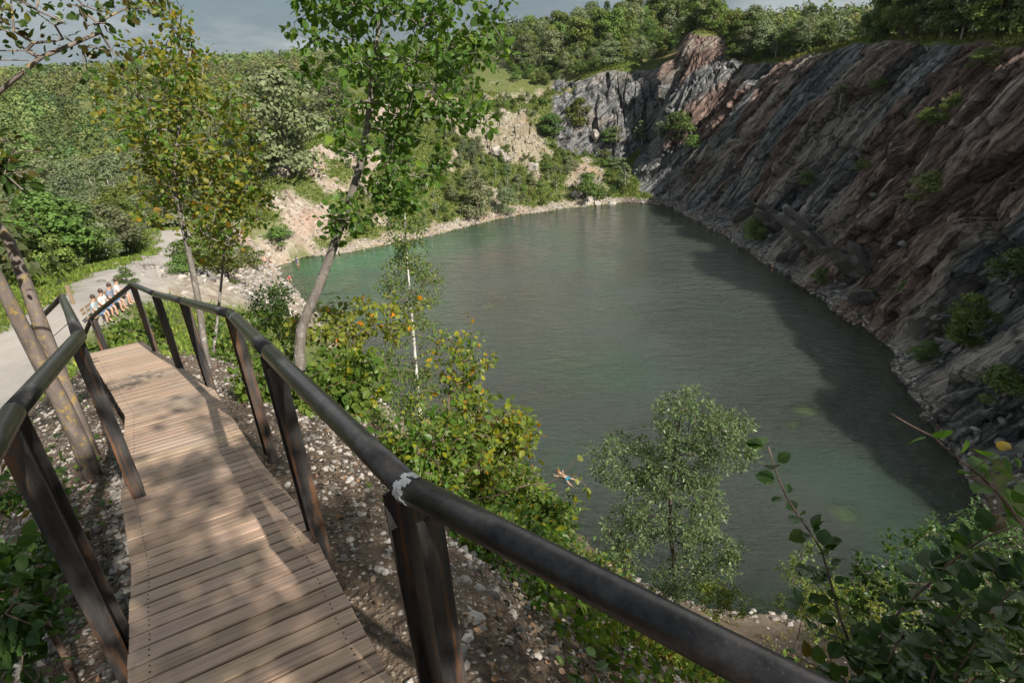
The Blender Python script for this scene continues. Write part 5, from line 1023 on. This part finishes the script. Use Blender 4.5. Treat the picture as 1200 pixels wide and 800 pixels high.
def person(label, loc, rz, pose, top=None, bottom=None, hair='hair', scale=1., group=None, hat=None):
    q = POSES[pose]; root = empty('person', loc, label, 'person', group, rz); root.scale = (scale,)*3
    J = [q['pelvis'], q['belly'], q['chest'], q['neck'], q['head'], q['top']]; E = [(0, 1), (1, 2), (2, 3), (3, 4), (4, 5)]; Rr = [(.115, .15), (.10, .14), (.105, .155), .055, .098, .085]
    for k in ('armL', 'armR'):
        n = len(J); J += q[k]; E += [(2, n), (n, n+1), (n+1, n+2), (n+2, n+3)]; Rr += [.058, .046, .032, .038]
    for k in ('legL', 'legR'):
        n = len(J); J += q[k]; E += [(0, n), (n, n+1), (n+1, n+2), (n+2, n+3)]; Rr += [.088, .062, .042, .04]
    skin_body('body', J, E, Rr, M['skin'], root, 1)
    hd = np.array(q['head']); up = norm((np.array(q['top'])-np.array(q['neck']))[None])[0]
    mb = MB(); V, Fs = sphere((0, 0, 0), 1, 12); fw = np.array([1., 0, 0])-up*up[0]; fw = norm(fw[None])[0] if np.linalg.norm(fw) > .2 else np.array([0, 0, 1.])
    mb.add(hd+up*.045-fw*.022+V*np.array([.105, .10, .115]), Fs); mb.build('hair', M[hair], root, True)
    mb = MB(); side = np.cross(up, fw)
    for s in (-1, 1): V, Fs = sphere(hd+fw*.088+side*.033*s+up*.01, .012, 6); mb.add(V, Fs)
    mb.build('eyes', M['hair'], root, True)
    if top:
        J2 = [q['belly'], q['chest'], tuple(np.array(q['chest'])*.5+np.array(q['neck'])*.5)]; E2 = [(0, 1), (1, 2)]; R2 = [(.125, .165), (.125, .175), .09]
        J2 = [tuple(np.array(q['pelvis'])*.7+np.array(q['belly'])*.3)]+J2; E2 = [(0, 1), (1, 2), (2, 3)]; R2 = [(.13, .168)]+R2
        for k in ('armL', 'armR'):
            n = len(J2); a, b = np.array(q[k][0]), np.array(q[k][1]); J2 += [tuple(a), tuple(a+(b-a)*.75)]; E2 += [(2, n), (n, n+1)]; R2 += [.07, .062]
        skin_body('shirt', J2, E2, R2, top, root, 1)
    if bottom:
        J3 = [tuple(np.array(q['pelvis'])+(np.array(q['belly'])-np.array(q['pelvis']))*.25), q['pelvis']]; E3 = [(0, 1)]; R3 = [(.125, .158), (.13, .165)]
        for k in ('legL', 'legR'):
            n = len(J3); a, b = np.array(q[k][0]), np.array(q[k][1]); J3 += [tuple(a), tuple(a+(b-a)*(.95 if pose == 'sit' else .6))]; E3 += [(1, n), (n, n+1)]; R3 += [.10, .082]
        skin_body('trousers' if pose == 'sit' else 'shorts', J3, E3, R3, bottom, root, 1)
    return root
c = onz(664, 560, 0); head = onz(655, 553, 0); foot = onz(677, 566, 0); ang = math.atan2(head[1]-foot[1], head[0]-foot[0])
person('swimmer with red hair and teal shorts floating face down near the bushes', (c[0], c[1], -.03), ang, 'swim', None, cloth('teal_cloth', (.02, .16, .22)), 'hair_red', 1.08)
GB = 'bathers on the left beach'
for (px, py, pose, t, b, lab, sc, rz) in [(320, 317, 'stand', 'white_cloth', 'dark_cloth', 'person in a white top standing at the edge of the left beach', 1., 0), (349, 310, 'stand', 'blue_cloth', 'blue_cloth', 'person in blue standing at the far waterline of the left beach', 1., 1.),
                                          (317, 333, 'stand', None, 'dark_cloth', 'bare-chested person standing on the rocks of the left beach', 1., 2.), (324, 333, 'stand', 'grey_cloth', 'grey_cloth', 'person in grey beside the bare-chested one on the beach rocks', .95, -1.), (340, 341, 'bend', 'red_cloth', 'dark_cloth', 'person in red bending over at the near waterline of the beach', 1., .4)]:
    cc = {'white_cloth': (.7, .7, .68), 'dark_cloth': (.05, .05, .06), 'blue_cloth': (.08, .14, .30), 'grey_cloth': (.32, .33, .34), 'red_cloth': (.42, .07, .06)}
    q = onz(px, py, .15); z = gz(q[0], q[1]); person(lab, (q[0], q[1], max(z, -.35)), rz, pose, cloth(t, cc[t]) if t else None, cloth(b, cc[b]), 'hair', sc, GB)
q = onz(896, 318, 0); x, y = q[0]+.9, q[1]; person('lone bather in dark trunks standing at the foot of the cliff by the water', (x, y, gz(x, y)), 3.0, 'stand', None, cloth('dark_cloth', (.05, .05, .06)), 'hair', 1.0)
# bench with four seated people
be0 = pick_at(116, 382, 20, 60); be1 = pick_at(144, 360, 20, 60); bq = (be0+be1)/2; bz = gz(bq[0], bq[1]); bdir = math.atan2(be1[1]-be0[1], be1[0]-be0[0])-math.pi/2; print('bench', be0, be1, np.linalg.norm(be1-be0))
M['bench_wood'] = simple_mat('bench_wood', (.28, .20, .13), .75, 0, .3, 20, .3)
bench = empty('park_bench', (bq[0], bq[1], bz), 'long wooden bench beside the gravel path, filled by seated people', 'bench', None, bdir)
mb = MB(); I3 = np.eye(3)
for k in range(3): mb.box((-.02+.15*k-.13, 0, .45), I3, (.065, 1.5, .022))
mb.build('seat', M['bench_wood'], bench)
mb = MB()
for k in range(2): mb.box((-.30-.03*k, 0, .66+.16*k), I3, (.018, 1.5, .06))
mb.build('backrest', M['bench_wood'], bench)
for yy in (-1.2, 1.2):
    mb = MB(); mb.box((-.0, yy, .213), I3, (.24, .05, .21)); mb.box((-.275, yy, .46), I3, (.022, .04, .42)); mb.build('leg', M['stone'], bench)
for k, (yy, t, b, lab, rzz) in enumerate([(-1.1, 'pale_blue_cloth', 'blue_jeans', 'seated person at the near end of the bench in a pale patterned top', .15), (-.35, 'white_cloth', 'blue_jeans', 'seated person in a white top next to the near end of the bench', -.1), (.45, 'denim_cloth', 'blue_jeans', 'seated person in a denim jacket towards the far end of the bench', .0), (1.15, 'white_cloth', 'dark_cloth', 'seated person in white with dark trousers at the far end of the bench', .2)]):
    cc = {'pale_blue_cloth': (.35, .45, .48), 'white_cloth': (.7, .7, .68), 'denim_cloth': (.16, .23, .33), 'blue_jeans': (.09, .15, .26), 'dark_cloth': (.05, .05, .06)}
    p2 = np.array([math.cos(bdir)*-.02-math.sin(bdir)*yy, math.sin(bdir)*-.02+math.cos(bdir)*yy]); 
    person(lab, (bq[0]+p2[0], bq[1]+p2[1], bz), bdir+rzz, 'sit', cloth(t, cc[t]), cloth(b, cc[b]), 'hair', 1.0, 'people sitting on the bench')
q = P(87, 357, 33.8); mb = MB(); mb.box((0, 0, .4), I3, (.06, .06, .5)); mb.box((0, 0, .915), I3, (.045, .045, .015)); o = mb.build('bollard', M['bench_wood'], None); o.location = (q[0], q[1], gz(q[0], q[1]))
tag(o, 'short dark wooden post at the edge of the grey path left of the bench', 'post')

# ------------------------------------------------------------------ air
zl, zh = float(V[:, 2].min())-1., float(V[:, 2].max())+24.; xl, xh, yl, yh = GX[0]-30, GX[-1]+30, GY[0]-30, GY[-1]+30
hm = MB(); hm.box(((xl+xh)/2, (yl+yh)/2, (zl+zh)/2), np.eye(3), ((xh-xl)/2, (yh-yl)/2, (zh-zl)/2))
m_, nt_, out_ = new_mat('haze'); n_ = N(nt_); pv = n_('ShaderNodeVolumePrincipled', None, Color=(.80, .87, .95, 1), Density=HAZE, Anisotropy=.0); nt_.links.new(pv.outputs[0], out_.inputs['Volume'])
if HAZE > 0: tag(hm.build('haze', m_), kind='stuff')
# ------------------------------------------------------------------ light, sky, camera
w = bpy.data.worlds.new('World'); SC.world = w; w.use_nodes = True; nt = w.node_tree; nt.nodes.clear(); n = N(nt)
sky = n('ShaderNodeTexSky', {'sky_type': 'NISHITA', 'sun_disc': False, 'sun_elevation': math.radians(39), 'sun_rotation': math.radians(140), 'air_density': 1.0, 'dust_density': 1.5, 'altitude': 300})
tc = n('ShaderNodeTexCoord').outputs['Generated']
cl = n.noise(n.map(tc, (1.5, 1.5, 6.)), 2.1, 8, .6, .5)
zc = n('ShaderNodeSeparateXYZ', None, Vector=tc).outputs[2]
yc = n('ShaderNodeSeparateXYZ', None, Vector=tc).outputs[1]
sm = lambda v, a, b: n('ShaderNodeMapRange', {'interpolation_type': 'SMOOTHSTEP'}, Value=v, From_Min=a, From_Max=b).outputs[0]
bank = n.math('MULTIPLY', n.math('MULTIPLY', sm(zc, .07, .28), sm(zc, .90, .55)), sm(yc, .10, .60))   # unseen bright cloud bank, placed for the middle of the lake to reflect
lift = n.math('ADD', n.math('MULTIPLY', bank, .58), n.math('MULTIPLY', cl.outputs[0], .8))
cloud = n.ramp(lift, [(.29, (.85, 1.15, 1.38)), (.40, (1.35, 1.72, 1.95)), (.50, (2.5, 2.8, 2.95)), (.68, (4.2, 4.5, 4.7)), (.84, (9.0, 9.1, 8.9))])
mixf = n.ramp(cl.outputs[0], [(.25, .85), (.6, .97)])
cc = n.mix(mixf, sky.outputs[0], cloud)
bg = n('ShaderNodeBackground', None, Color=cc, Strength=.105); out = nt.nodes.new('ShaderNodeOutputWorld'); n.set(out.inputs[0], bg)
sun = bpy.data.lights.new('sun', 'SUN'); sun.energy = 5.0; sun.angle = math.radians(.5); sun.color = (1, .945, .86)
so = link(bpy.data.objects.new('sun', sun)); so.rotation_euler = Vector(SUND).to_track_quat('Z', 'Y').to_euler(); so.location = (20, -30, 60)
cam = bpy.data.cameras.new('camera'); cam.lens = 21.0; cam.sensor_width = 36; cam.sensor_fit = 'HORIZONTAL'; cam.clip_start = .05; cam.clip_end = 9000
co = link(bpy.data.objects.new('camera', cam)); R3 = Matrix([[float(v) for v in row] for row in np.c_[RM[:, 0], -RM[:, 1], -RM[:, 2]]])
co.matrix_world = Matrix.Translation(Vector((0, 0, EYE))) @ R3.to_4x4(); SC.camera = co
vs = SC.view_settings; vs.view_transform = 'Standard'; vs.look = 'None'; vs.exposure = .62; vs.gamma = 1; vs.use_curve_mapping = False
SC.cycles.max_bounces = 6; SC.cycles.transparent_max_bounces = 8; SC.cycles.use_denoising = True
SC.cycles.sample_clamp_indirect = 6
